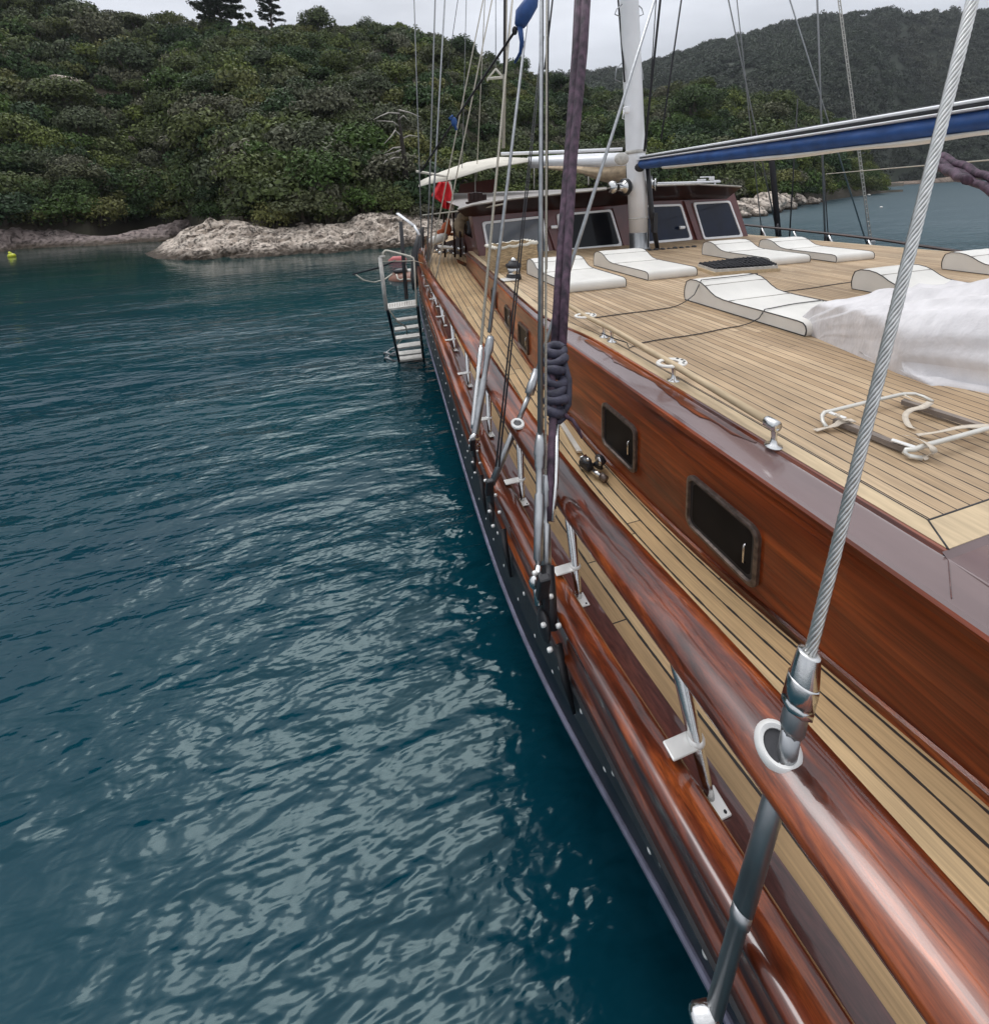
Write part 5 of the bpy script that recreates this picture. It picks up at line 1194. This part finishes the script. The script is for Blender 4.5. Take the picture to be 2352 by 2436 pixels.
for k, (px, py, s) in enumerate(((2005, 469, .16), (2095, 494, .14), (2068, 440, .25))):
    mb = MB(); c = Vector(onz(px, py, -H+.05)); c = c*(min(c.length, 130)/c.length) if k == 2 else c; mb.ball((c.x, c.y, -H+.12), s, 1.6, 1, .8, 7); o = mb.build('white_float', M['vinyl'], loc=(c.x, c.y, -H))
    tag(o, ['small white float by the boulders, nearest the rocky point', 'small white float in the open bay water', 'small white float close to the far brown shore'][k], 'float', 'white floats in the bay')
def ropeo(name, label, pts, r, m_):
    mb = MB(); mb.tube(pts, r, 6); tag(mb.build(name, m_, loc=pts[0]), label, 'rope')
ropeo('mooring_rope', 'black rope running from the dinghy to the water at left', [ony(940, 620, 17), ony(900, 637, 16), ony(868, 645, 16.5), ony(840, 652, 17)], .035, M['rope_dark'])
ropeo('mooring_rope', 'pale slack rope looping left from the dinghy bow', [ony(933, 652, 18), ony(915, 665, 17.5), ony(890, 672, 17), ony(865, 667, 17), ony(842, 650, 17)], .03, M['rope_pale'])

# ================================================================== HILLS
def az_of(px):
    d = ray(px, 455-.033*(px-1176)); return math.atan2(d[0], d[1])
def sl_of(px, py):
    d = ray(px, py); return d[2]/math.hypot(d[0], d[1])
near = [  # px, shore distance, ridge distance, skyline py
 (-900, 90, 190, -260), (-500, 76, 165, -160), (-200, 70, 150, -90), (0, 67, 145, -45), (120, 62, 140, -20), (200, 60, 136, 2), (265, 57, 132, 16), (350, 52, 128, 34), (500, 44, 122, 44), (600, 42, 120, 50), (700, 41, 120, 55), (900, 43, 120, 58), (980, 45, 120, 55), (1050, 46, 122, 74), (1100, 48, 124, 95), (1150, 50, 126, 116), (1200, 52, 128, 140), (1270, 54, 130, 165), (1340, 56, 130, 190), (1450, 58, 126, 215), (1520, 60, 122, 205), (1612, 62, 118, 192), (1700, 64, 118, 200), (1793, 68, 125, 218), (1880, 78, 140, 240), (1950, 95, 160, 262), (2000, 112, 180, 300), (2040, 125, 190, 345), (2075, 140, 195, 400), (2100, 150, 200, 432), (2140, 160, 210, 440), (3300, 170, 210, 440)]
far = [(900, 190, 500, 190), (1200, 190, 520, 172), (1290, 190, 520, 166), (1400, 190, 520, 161), (1480, 190, 530, 148), (1560, 195, 540, 127), (1640, 200, 540, 100), (1700, 210, 550, 82), (1800, 220, 560, 54), (1900, 240, 570, 32), (2000, 280, 580, 20), (2060, 330, 590, 18), (2110, 400, 600, 17), (2200, 430, 620, 20), (2352, 460, 640, 26), (2600, 480, 660, 30), (3300, 500, 700, 60)]
WL = [(-300, 610), (-60, 603), (0, 600), (60, 592), (130, 588), (200, 586), (260, 585), (300, 584), (340, 584), (352, 611), (370, 615), (430, 619), (500, 617), (600, 613), (700, 607), (800, 603), (900, 592), (1000, 586), (1130, 580)]
def prep(tab, drop, near_=False):
    o = []
    for p, a, b_, y in tab:
        if near_ and -300 <= p <= 1130:
            q = onz(p, lerp(WL, p), -H); a = math.hypot(q[0], q[1])+(3.5 if p < 340 else 4.5)
        if near_: a = {265: 62, 300: 63, 350: 63, 430: 60, 470: 53, 500: 49, 530: 46.5}.get(p, a)
        o.append((az_of(p), a, b_, sl_of(p, y)-drop/b_))
    return np.array(o)
near += [(300, 0, 130, 23), (430, 0, 125, 40), (470, 0, 123, 42), (530, 0, 121, 46)]; near.sort()
NEAR, FAR = prep(near, 3.0, True), prep(far, 9.0)
def hgt(T, az, r, amp, fr):
    ds = np.interp(az, T[:, 0], T[:, 1]); rr = np.interp(az, T[:, 0], T[:, 2]); sl = np.interp(az, T[:, 0], T[:, 3])
    top = sl*rr; t = (r-ds)/(rr-ds)
    if t < 0: return -H+t*40
    if t <= 1: z = -H+.6+(top+H-.6)*(t**.92)
    else: z = top-(t-1)*(top+H)*.8
    x, y = r*math.sin(az), r*math.cos(az)
    return z+amp*min(1, t*3)*(noise.noise((x*fr, y*fr, 0))+.5*noise.noise((x*fr*2.7, y*fr*2.7, 3)))*min(1.0, abs(1-t)*3+.25)
def hill(name, T, a0, a1, na, rmax, nr, amp, fr, mat, label):
    mb = MB(); rows = []
    for i in range(na+1):
        az = a0+(a1-a0)*i/na; ds = np.interp(az, T[:, 0], T[:, 1]); row = []
        for j in range(nr+1):
            r = ds-3+(rmax(az)-ds)*(j/nr)**1.1
            row.append((r*math.sin(az), r*math.cos(az), hgt(T, az, r, amp, fr)))
        rows.append(row)
    mb.grid(rows); o = mb.build(name, mat); tag(o, label, kind='structure'); return o
A0, A1 = az_of(-850), az_of(2150)
hill('near_hill', NEAR, A0, A1, 150, lambda a: float(np.interp(a, NEAR[:, 0], NEAR[:, 2]))*1.45, 60, 1.6, .05, M['soil'], 'steep scrub covered hillside above the left shore')
B0, B1 = az_of(950), az_of(3200)
hill('far_hill', FAR, B0, B1, 110, lambda a: float(np.interp(a, FAR[:, 0], FAR[:, 2]))*1.3, 50, 6, .012, M['soil_far'], 'distant wooded ridge behind the bay')

# ---- foliage
def crown_arrays(rng, n, r, leaf, flat=.8, lobes=14, seed=0):
    """leaf quads of a bushy crown as an array (n,4,3)"""
    L_ = rng.normal(size=(lobes, 3)); L_ /= np.linalg.norm(L_, axis=1)[:, None]; L_[:, 2] = np.abs(L_[:, 2])*.9-.12
    cen = L_*r*(.45+.28*rng.random((lobes, 1))); lr = r*(.30+.26*rng.random(lobes))
    k = rng.integers(0, lobes, n); d = rng.normal(size=(n, 3)); d /= np.linalg.norm(d, axis=1)[:, None]
    d[:, 2] = np.where(rng.random(n) < .75, np.abs(d[:, 2]), d[:, 2])
    p = cen[k]+d*lr[k][:, None]*(.75+.35*rng.random((n, 1))); p[:, 2] *= flat
    nn = d+.55*rng.normal(size=(n, 3)); nn /= np.linalg.norm(nn, axis=1)[:, None]
    a = np.cross(nn, rng.normal(size=(n, 3))); a /= np.linalg.norm(a, axis=1)[:, None]; b_ = np.cross(nn, a)
    s = leaf*(.6+.8*rng.random((n, 1)))
    return np.stack([p+a*s, p+b_*s*.62, p-a*s, p-b_*s*.62], 1)
def quads_mesh(name, Q, mat, tint=None):
    n = len(Q); me = bpy.data.meshes.new(name); me.vertices.add(n*4); me.vertices.foreach_set('co', Q.reshape(-1).astype(np.float32))
    me.loops.add(n*4); me.loops.foreach_set('vertex_index', np.arange(n*4, dtype=np.int32)); me.polygons.add(n)
    me.polygons.foreach_set('loop_start', np.arange(0, n*4, 4, dtype=np.int32)); me.polygons.foreach_set('loop_total', np.full(n, 4, dtype=np.int32))
    if tint is not None:
        at_ = me.attributes.new('tint', 'FLOAT', 'FACE'); at_.data.foreach_set('value', tint.astype(np.float32))
    me.update(calc_edges=True); me.materials.append(mat); me.validate(); return me
rng = np.random.default_rng(11)
def scatter(T, a0, a1, n, rad, leafn, leaf, amp, fr, tmin, tmax, mat, name, label, keep=None, tintf=None, flat=.85, tpow=1.0):
    protos = [crown_arrays(rng, leafn, 1.0, leaf, flat) for _ in range(10)]
    Q = []; TT = []
    for i in range(n):
        az = a0+(a1-a0)*rng.random(); t = tmin+(tmax-tmin)*rng.random()**tpow
        ds = np.interp(az, T[:, 0], T[:, 1]); rr = np.interp(az, T[:, 0], T[:, 2]); r = ds+(rr-ds)*t
        x, y = r*math.sin(az), r*math.cos(az)
        if keep and not keep(x, y, az, r): continue
        s = rad[0]+(rad[1]-rad[0])*rng.random()**1.6
        cl = noise.noise((x*.06, y*.06, 9))
        if cl > .3: s *= .8
        z = hgt(T, az, r, amp, fr)+s*.18+H
        q = protos[rng.integers(0, 10)]; a = rng.random()*6.28; ca, sa = math.cos(a), math.sin(a)
        M3 = np.array([[ca, -sa, 0], [sa, ca, 0], [0, 0, .85+.65*rng.random()]])
        Q.append((q@M3.T)*s+np.array([x, y, z])); TT.append(np.full(len(q), tintf(x, y) if tintf else rng.random()))
    me = quads_mesh(name, np.concatenate(Q), mat, np.concatenate(TT)); o = bpy.data.objects.new(name, me); COL.objects.link(o); tag(o, label, kind='stuff'); return o
def tint_near(x, y): return min(.999, max(0, .5+1.0*noise.noise((x*.055, y*.055, 4))+.38*(rng.random()-.5)))
scatter(NEAR, az_of(-700), az_of(2095), 3500, (1.0, 3.1), 1250, .075, 1.6, .05, .03, 1.04, M['leaf'], 'hillside_scrub', 'dense green and olive scrub covering the near hillside', tintf=tint_near)
scatter(FAR, az_of(1150), az_of(2700), 4600, (3.5, 7.0), 300, .12, 6, .012, .0, 1.03, M['leaf_far'], 'distant_woods', 'dark woods covering the distant ridge', tintf=lambda x, y: min(.999, max(0, .5+.9*noise.noise((x*.012, y*.012, 4))+.4*(rng.random()-.5))))

# ---- trees and bushes one can tell apart
def ground(px, t=None, r=None):
    az = az_of(px)
    if r is None:
        ds = np.interp(az, NEAR[:, 0], NEAR[:, 1]); rr = np.interp(az, NEAR[:, 0], NEAR[:, 2]); r = ds+(rr-ds)*t
    return Vector((r*math.sin(az), r*math.cos(az), hgt(NEAR, az, r, 1.6, .05)))
PROTO = []
for v in range(6):
    t = bpy.data.objects.new('shore_bush', None)
    me = quads_mesh('crown', crown_arrays(rng, 3200, 1.0, .055, [.8, 1.0, .9, .7, 1.1, .85][v], 20), M['leaf_obj'])
    tb = MB()
    for k in range(3):
        a = k*2.1+v; tb.tube([(.05*math.cos(a), .05*math.sin(a), -.5), (.15*math.cos(a), .15*math.sin(a), .0), (.4*math.cos(a), .4*math.sin(a), .45)], [.07, .05, .02], 6)
    tm = tb.build('trunk', M['bark'], local=True).data; bpy.data.objects.remove(bpy.data.objects['trunk'] if 'trunk' in bpy.data.objects else bpy.data.objects[-1]); PROTO.append((me, tm))
def plant(name, label, cat, pos, s, v, group=None, sz=1.0, rz=None):
    t = bpy.data.objects.new(name, None); COL.objects.link(t); t.location = pos+Vector((0, 0, H+.35*s*sz)); t.scale = (s, s, s*sz); t.rotation_euler = (0, 0, rnd.random()*6.28 if rz is None else rz)
    for nm, me in zip(('crown', 'trunk'), PROTO[v]):
        o = bpy.data.objects.new(nm, me); COL.objects.link(o); o.parent = t
    tag(t, label, cat, group); return t
placed = []
ROW = ['front row', 'middle row', 'back row']
for i in range(92):
    px = -60+i*23.5+rnd.uniform(-9, 9)
    tt = [.012, .05, .10][i % 3]+rnd.random()*.02
    if 1900 < px < 2060: tt += .01
    s = rnd.uniform(1.5, 2.9)*(1.0 if px < 1300 else 1.15)
    where = 'above the grey rock shelf at the left' if px < 345 else 'behind the pale limestone point' if px < 1000 else 'seen between the rigging lines over the awning' if px < 1500 else 'above the boulders right of the wheelhouse' if px < 1930 else 'where the far beach begins'
    plant('shore_bush', 'evergreen bush in the '+ROW[i % 3]+' '+where, 'bush', ground(px, tt), s, i % 6, 'evergreen bushes above the shore', rnd.uniform(.8, 1.15))
for i in range(150):
    px = -250+2330*rnd.random(); tt = .03+.93*rnd.random()**1.25
    s = rnd.uniform(2.4, 4.6)*(.75+.25*tt)
    where = 'left of the two skyline pines' if px < 450 else 'between skyline pines and stern rigging' if px < 1000 else 'seen through the rigging' if px < 1500 else 'above the boom with the blue cover'
    hh = 'low' if tt < .3 else 'halfway up' if tt < .65 else 'high'
    plant('hillside_tree', 'round tree '+hh+' on the near slope '+where, 'tree', ground(px, tt)+Vector((0, 0, .3*s)), s, i % 6, 'round crowned trees on the near slope', rnd.uniform(.85, 1.25))
plant('round_bush', 'large pale grey-green rounded bush halfway down the slope, left of the dead pine', 'bush', ground(775, .13), 3.3, 1, sz=.95)
plant('round_bush', 'bright green leafy bush right of the mast, above the boulders', 'bush', ground(1660, .12), 3.0, 4, sz=.8)
plant('round_bush', 'big round olive tree crown high on the slope behind the boom', 'bush', ground(1790, .35), 5.5, 2, sz=.8)

def pine(name, label, base, h, cr_, leafn, seed, spread=1.0, mat='needle'):
    r2 = np.random.default_rng(seed); t = bpy.data.objects.new(name, None); COL.objects.link(t); t.location = base+Vector((0, 0, H)); WORLD_O[t.name] = t.location.copy(); tag(t, label, 'tree')
    mb = MB(); mb.tube([(0, 0, -1), (.1, 0, h*.35), (-.05, .1, h*.7), (.05, 0, h*.97)], [h*.035, h*.028, h*.016, h*.005], 8)
    Q = []; 
    for k in range(26):
        f = .30+.68*k/26; a = k*2.4+seed; L_ = cr_*(1.1-f*.55)*(.7+.5*r2.random())*spread; z = h*f
        e_ = Vector((L_*math.cos(a), L_*math.sin(a), z+L_*.18)); mb.tube([(0, 0, z-.1*h*.2), tuple(e_*.5+Vector((0, 0, z*.5))), tuple(e_)], [h*.009, h*.006, h*.002], 5)
        for u_ in (.5, .75, 1.0):
            c = np.array([e_.x*u_, e_.y*u_, z+L_*.18*u_]); q = crown_arrays(r2, leafn//60, cr_*.25, .13*h/8, .6, 6); Q.append(q+c)
    q = crown_arrays(r2, leafn//14, cr_*.34, .13*h/8, .8, 6); Q.append(q+np.array([0, 0, h*.97]))
    tr = mb.build('trunk', M['bark'], t, local=True); me = quads_mesh('crown', np.concatenate(Q), M[mat]); o = bpy.data.objects.new('crown', me); COL.objects.link(o); o.parent = t
pb = Vector(ony(528, 66, 1.0)); 
def skyl(px, py, r): d = Vector(ray(px, py)); return d*(r/math.hypot(d.x, d.y))
pine('ridge_pine', 'broad dense pine standing on the skyline, left of the slender one', skyl(530, 88, 118), 9.2, 5.2, 26000, 3)
pine('ridge_pine', 'slender open pine on the skyline, right of the broad one', skyl(648, 84, 118), 8.2, 3.3, 6500, 8)
# dead pine near the stern
t = bpy.data.objects.new('dead_pine', None); COL.objects.link(t); dpb = Vector(ground(955, .03)); t.location = dpb+Vector((0, 0, H)); WORLD_O[t.name] = t.location.copy(); tag(t, 'dead pine with bare bleached branches behind the rocks', 'tree')
mb = MB(); rr_ = dpb.y
tp = [Vector(ony(px, py, rr_)) for px, py in ((966, 425), (962, 380), (955, 330), (950, 290), (948, 262))]; mb.tube(tp, [.24, .2, .16, .11, .05], 8); mb.build('trunk', M['bark_dark'], t)
mb = MB()
for pts in (((950, 270), (925, 268), (905, 276), (888, 285)), ((950, 262), (975, 268), (1000, 278)), ((948, 300), (935, 290), (915, 288), (895, 288)), ((955, 325), (940, 310), (930, 325), (914, 342)), ((938, 312), (942, 305)), ((958, 330), (975, 322), (995, 325)), ((958, 355), (940, 362), (915, 368)), ((960, 375), (940, 375), (918, 382), (912, 390)), ((955, 350), (935, 352), (920, 362)), ((948, 285), (960, 275), (970, 285))):
    q_ = [Vector(ony(a, b_, rr_-.3*i)) for i, (a, b_) in enumerate(pts)]; mb.tube(q_, list(np.linspace(.075, .025, len(q_))), 5)
mb.build('branches', M['deadwood'], t)

# ================================================================== ROCKS
def outcrop(name, label, W, T_, depth, mat, amp, fr, seed, nz_=40):
    """W: waterline pixels, T_: upper edge pixels at the same px columns; a real sloping rock body"""
    mb = MB(); rows = []; n = 300
    for i in range(n+1):
        s = i/n; px = W[0][0]+(W[-1][0]-W[0][0])*s
        wy = lerp(W, px); ty = lerp(T_, px); a = Vector(onz(px, wy, -H)); hd = Vector((a.x, a.y, 0)).normalized()
        r = math.hypot(a.x, a.y); dl = depth*(.25+.75*min(1, (wy-ty)/60)); top = Vector(ray(px, ty)); top = top*((r+dl)/math.hypot(top.x, top.y))
        row = []
        for j in range(-2, nz_+1):
            u_ = j/nz_
            if u_ < 0: p = a-hd*.6*abs(j)*.5+Vector((0, 0, -.35*abs(j)))
            else:
                z = a.z+(top.z-a.z)*(1-(1-u_)**1.7); p = Vector((a.x+(top.x-a.x)*u_, a.y+(top.y-a.y)*u_, z))
            q_ = Vector((p.x*fr+seed, p.y*fr, p.z*fr*1.6)); c = noise.fractal(q_, 1.0, 2.1, 6); v_ = noise.voronoi(Vector((p.x*.9+seed, p.y*.9, p.z*1.5)))[0]
            st_ = (v_[1]-v_[0]); env = min(1, max(.15, (top.z-a.z)/2.0))
            p = p+(Vector((0, 0, 1))*.6-hd*.8)*(c*amp+min(st_, .35)*.9-.25)*env
            row.append(tuple(p))
        # back side falls away
        p = Vector(row[-1]); row.append(tuple(p+hd*2+Vector((0, 0, -.6)))); row.append(tuple(p+hd*5+Vector((0, 0, -2.5))))
        rows.append(row)
    mb.grid(rows); o = mb.build(name, mat, sharp=40); tag(o, label, kind='structure'); return o
outcrop('rock_shore', 'pale cream limestone rock sloping into the sea at the point',
        [(340, 606), (352, 611), (370, 615), (430, 619), (500, 617), (600, 613), (700, 607), (800, 603), (900, 592), (1000, 586), (1040, 584), (1130, 580)],
        [(340, 604), (352, 600), (372, 592), (400, 572), (440, 546), (500, 528), (530, 524), (570, 528), (640, 532), (680, 538), (720, 534), (770, 532), (830, 524), (862, 510), (900, 502), (950, 498), (1000, 510), (1130, 520)], 6.5, M['rock'], .6, .55, 3)
outcrop('rock_shelf', 'low grey-pink rock shelf along the left shore',
        [(-300, 610), (-60, 603), (0, 600), (60, 592), (130, 588), (200, 586), (260, 583), (300, 580), (340, 577), (400, 573), (470, 562), (520, 556)],
        [(-300, 560), (-60, 545), (0, 540), (60, 543), (120, 545), (180, 553), (240, 560), (290, 556), (340, 545), (400, 530), (470, 518), (520, 512)], 6, M['rock_grey'], .6, .4, 9, 14)
outcrop('far_beach', 'low brown stone beach on the far side of the bay',
        [(2040, 450), (2070, 445), (2120, 441), (2200, 437), (2300, 431), (2352, 428), (2600, 420)],
        [(2040, 444), (2070, 437), (2120, 433), (2200, 428), (2260, 420), (2290, 411), (2352, 405), (2600, 392)], 25, M['beach'], .5, .05, 5, 8)
# separate boulders, right of the wheelhouse
bpro = []
for v in range(5):
    mb = MB(); n = 14; vs = []
    for i in range(n+1):
        a = math.pi*i/n
        for j in range(n*2):
            b_ = math.pi*j/n; d = Vector((math.sin(a)*math.cos(b_), math.sin(a)*math.sin(b_), math.cos(a)))
            vd = noise.voronoi(d*1.5+Vector((v*7, 0, 0)))[0]; k = 1+.35*noise.noise(d*1.2+Vector((v*5, 1, 0)))-.3*max(0, .35-(vd[1]-vd[0]))+.06*noise.noise(d*6)
            vs.append((d.x*k, d.y*k*.8, max(-.6, d.z*k*.66)))
    k = n*2; mb.add(vs, [(i*k+j, (i+1)*k+j, (i+1)*k+(j+1) % k, i*k+(j+1) % k) for i in range(n) for j in range(k)]); o = mb.build('boulder', M['rock'], local=True, sharp=35); bpro.append(o.data); bpy.data.objects.remove(o)
for i in range(46):
    px = 1755+165*(i/46)+rnd.uniform(-6, 6); wy = lerp([(1750, 520), (1770, 518), (1830, 506), (1880, 495), (1925, 480), (1990, 462)], px)
    py = wy-rnd.uniform(0, 26)*(1 if px < 1900 else .4); s = rnd.choice([.5, .7, .9, 1.2, 1.9])*(1.0)
    p = Vector(onz(px, wy, -H)); hd = Vector((p.x, p.y, 0)).normalized(); back = (wy-py)*.16; p = p+hd*back+Vector((0, 0, (wy-py)*.055*max(1, p.y/60)))
    o = bpy.data.objects.new('boulder', bpro[i % 5]); COL.objects.link(o); o.location = p+Vector((0, 0, H)); o.scale = (s, s, s*rnd.uniform(.7, 1.1)); o.rotation_euler = (rnd.uniform(-.3, .3), rnd.uniform(-.3, .3), rnd.random()*6)
    tag(o, 'jagged pale boulder in the rock pile at the waterline right of the wheelhouse', 'boulder', 'boulders at the rocky point')
for i in range(16):
    px = 1910+135*(i/16)+rnd.uniform(-4, 4); wy = lerp([(1900, 488), (1950, 476), (2000, 462), (2060, 448)], px)
    p = Vector(onz(px, wy, -H)); s = rnd.uniform(.9, 2.2)
    o = bpy.data.objects.new('boulder', bpro[i % 5]); COL.objects.link(o); o.location = p+Vector((0, 0, H)); o.scale = (s*1.4, s, s*.7); o.rotation_euler = (0, 0, rnd.random()*6)
    tag(o, 'low dark-footed boulder on the shore between the rock pile and the far beach', 'boulder', 'boulders along the bay shore')
for i in range(14):
    px = 1712+i*4+rnd.uniform(-3, 3)
for px, t_, s in ((405, .47, 1.3), (445, .30, 1.2), (392, .27, .8), (335, .20, .9), (205, .40, 1.1), (900, .42, 1.0)):
    g = ground(px, t_); o = bpy.data.objects.new('hillside_rock', bpro[int(px) % 5]); COL.objects.link(o); o.location = g+Vector((0, 0, H+1.6)); o.scale = (s*1.6, s, s*.8); o.rotation_euler = (0, 0, px)
    tag(o, 'pale rock showing through the scrub on the hillside', 'rock', 'pale rocks in the hillside scrub')

# ================================================================== AIR
def haze():
    mb = MB(); x0, x1, y0, y1, z0, z1 = -900, 1900, -250, 1700, -H-1.0, 330
    vs = [(x, y, z) for x in (x0, x1) for y in (y0, y1) for z in (z0, z1)]
    mb.add(vs, [(0, 1, 3, 2), (4, 6, 7, 5), (0, 4, 5, 1), (2, 3, 7, 6), (0, 2, 6, 4), (1, 5, 7, 3)], smooth=False)
    m = bpy.data.materials.new('thin_sea_haze'); m.use_nodes = True; N = m.node_tree.nodes; N.clear()
    o_ = N.new('ShaderNodeOutputMaterial'); v = N.new('ShaderNodeVolumePrincipled'); v.inputs['Color'].default_value = (.85, .9, .96, 1); v.inputs['Density'].default_value = .00016; v.inputs['Anisotropy'].default_value = .2
    m.node_tree.links.new(v.outputs[0], o_.inputs['Volume']); o = mb.build('haze', m); tag(o, 'thin pale sea air', kind='stuff')
haze()
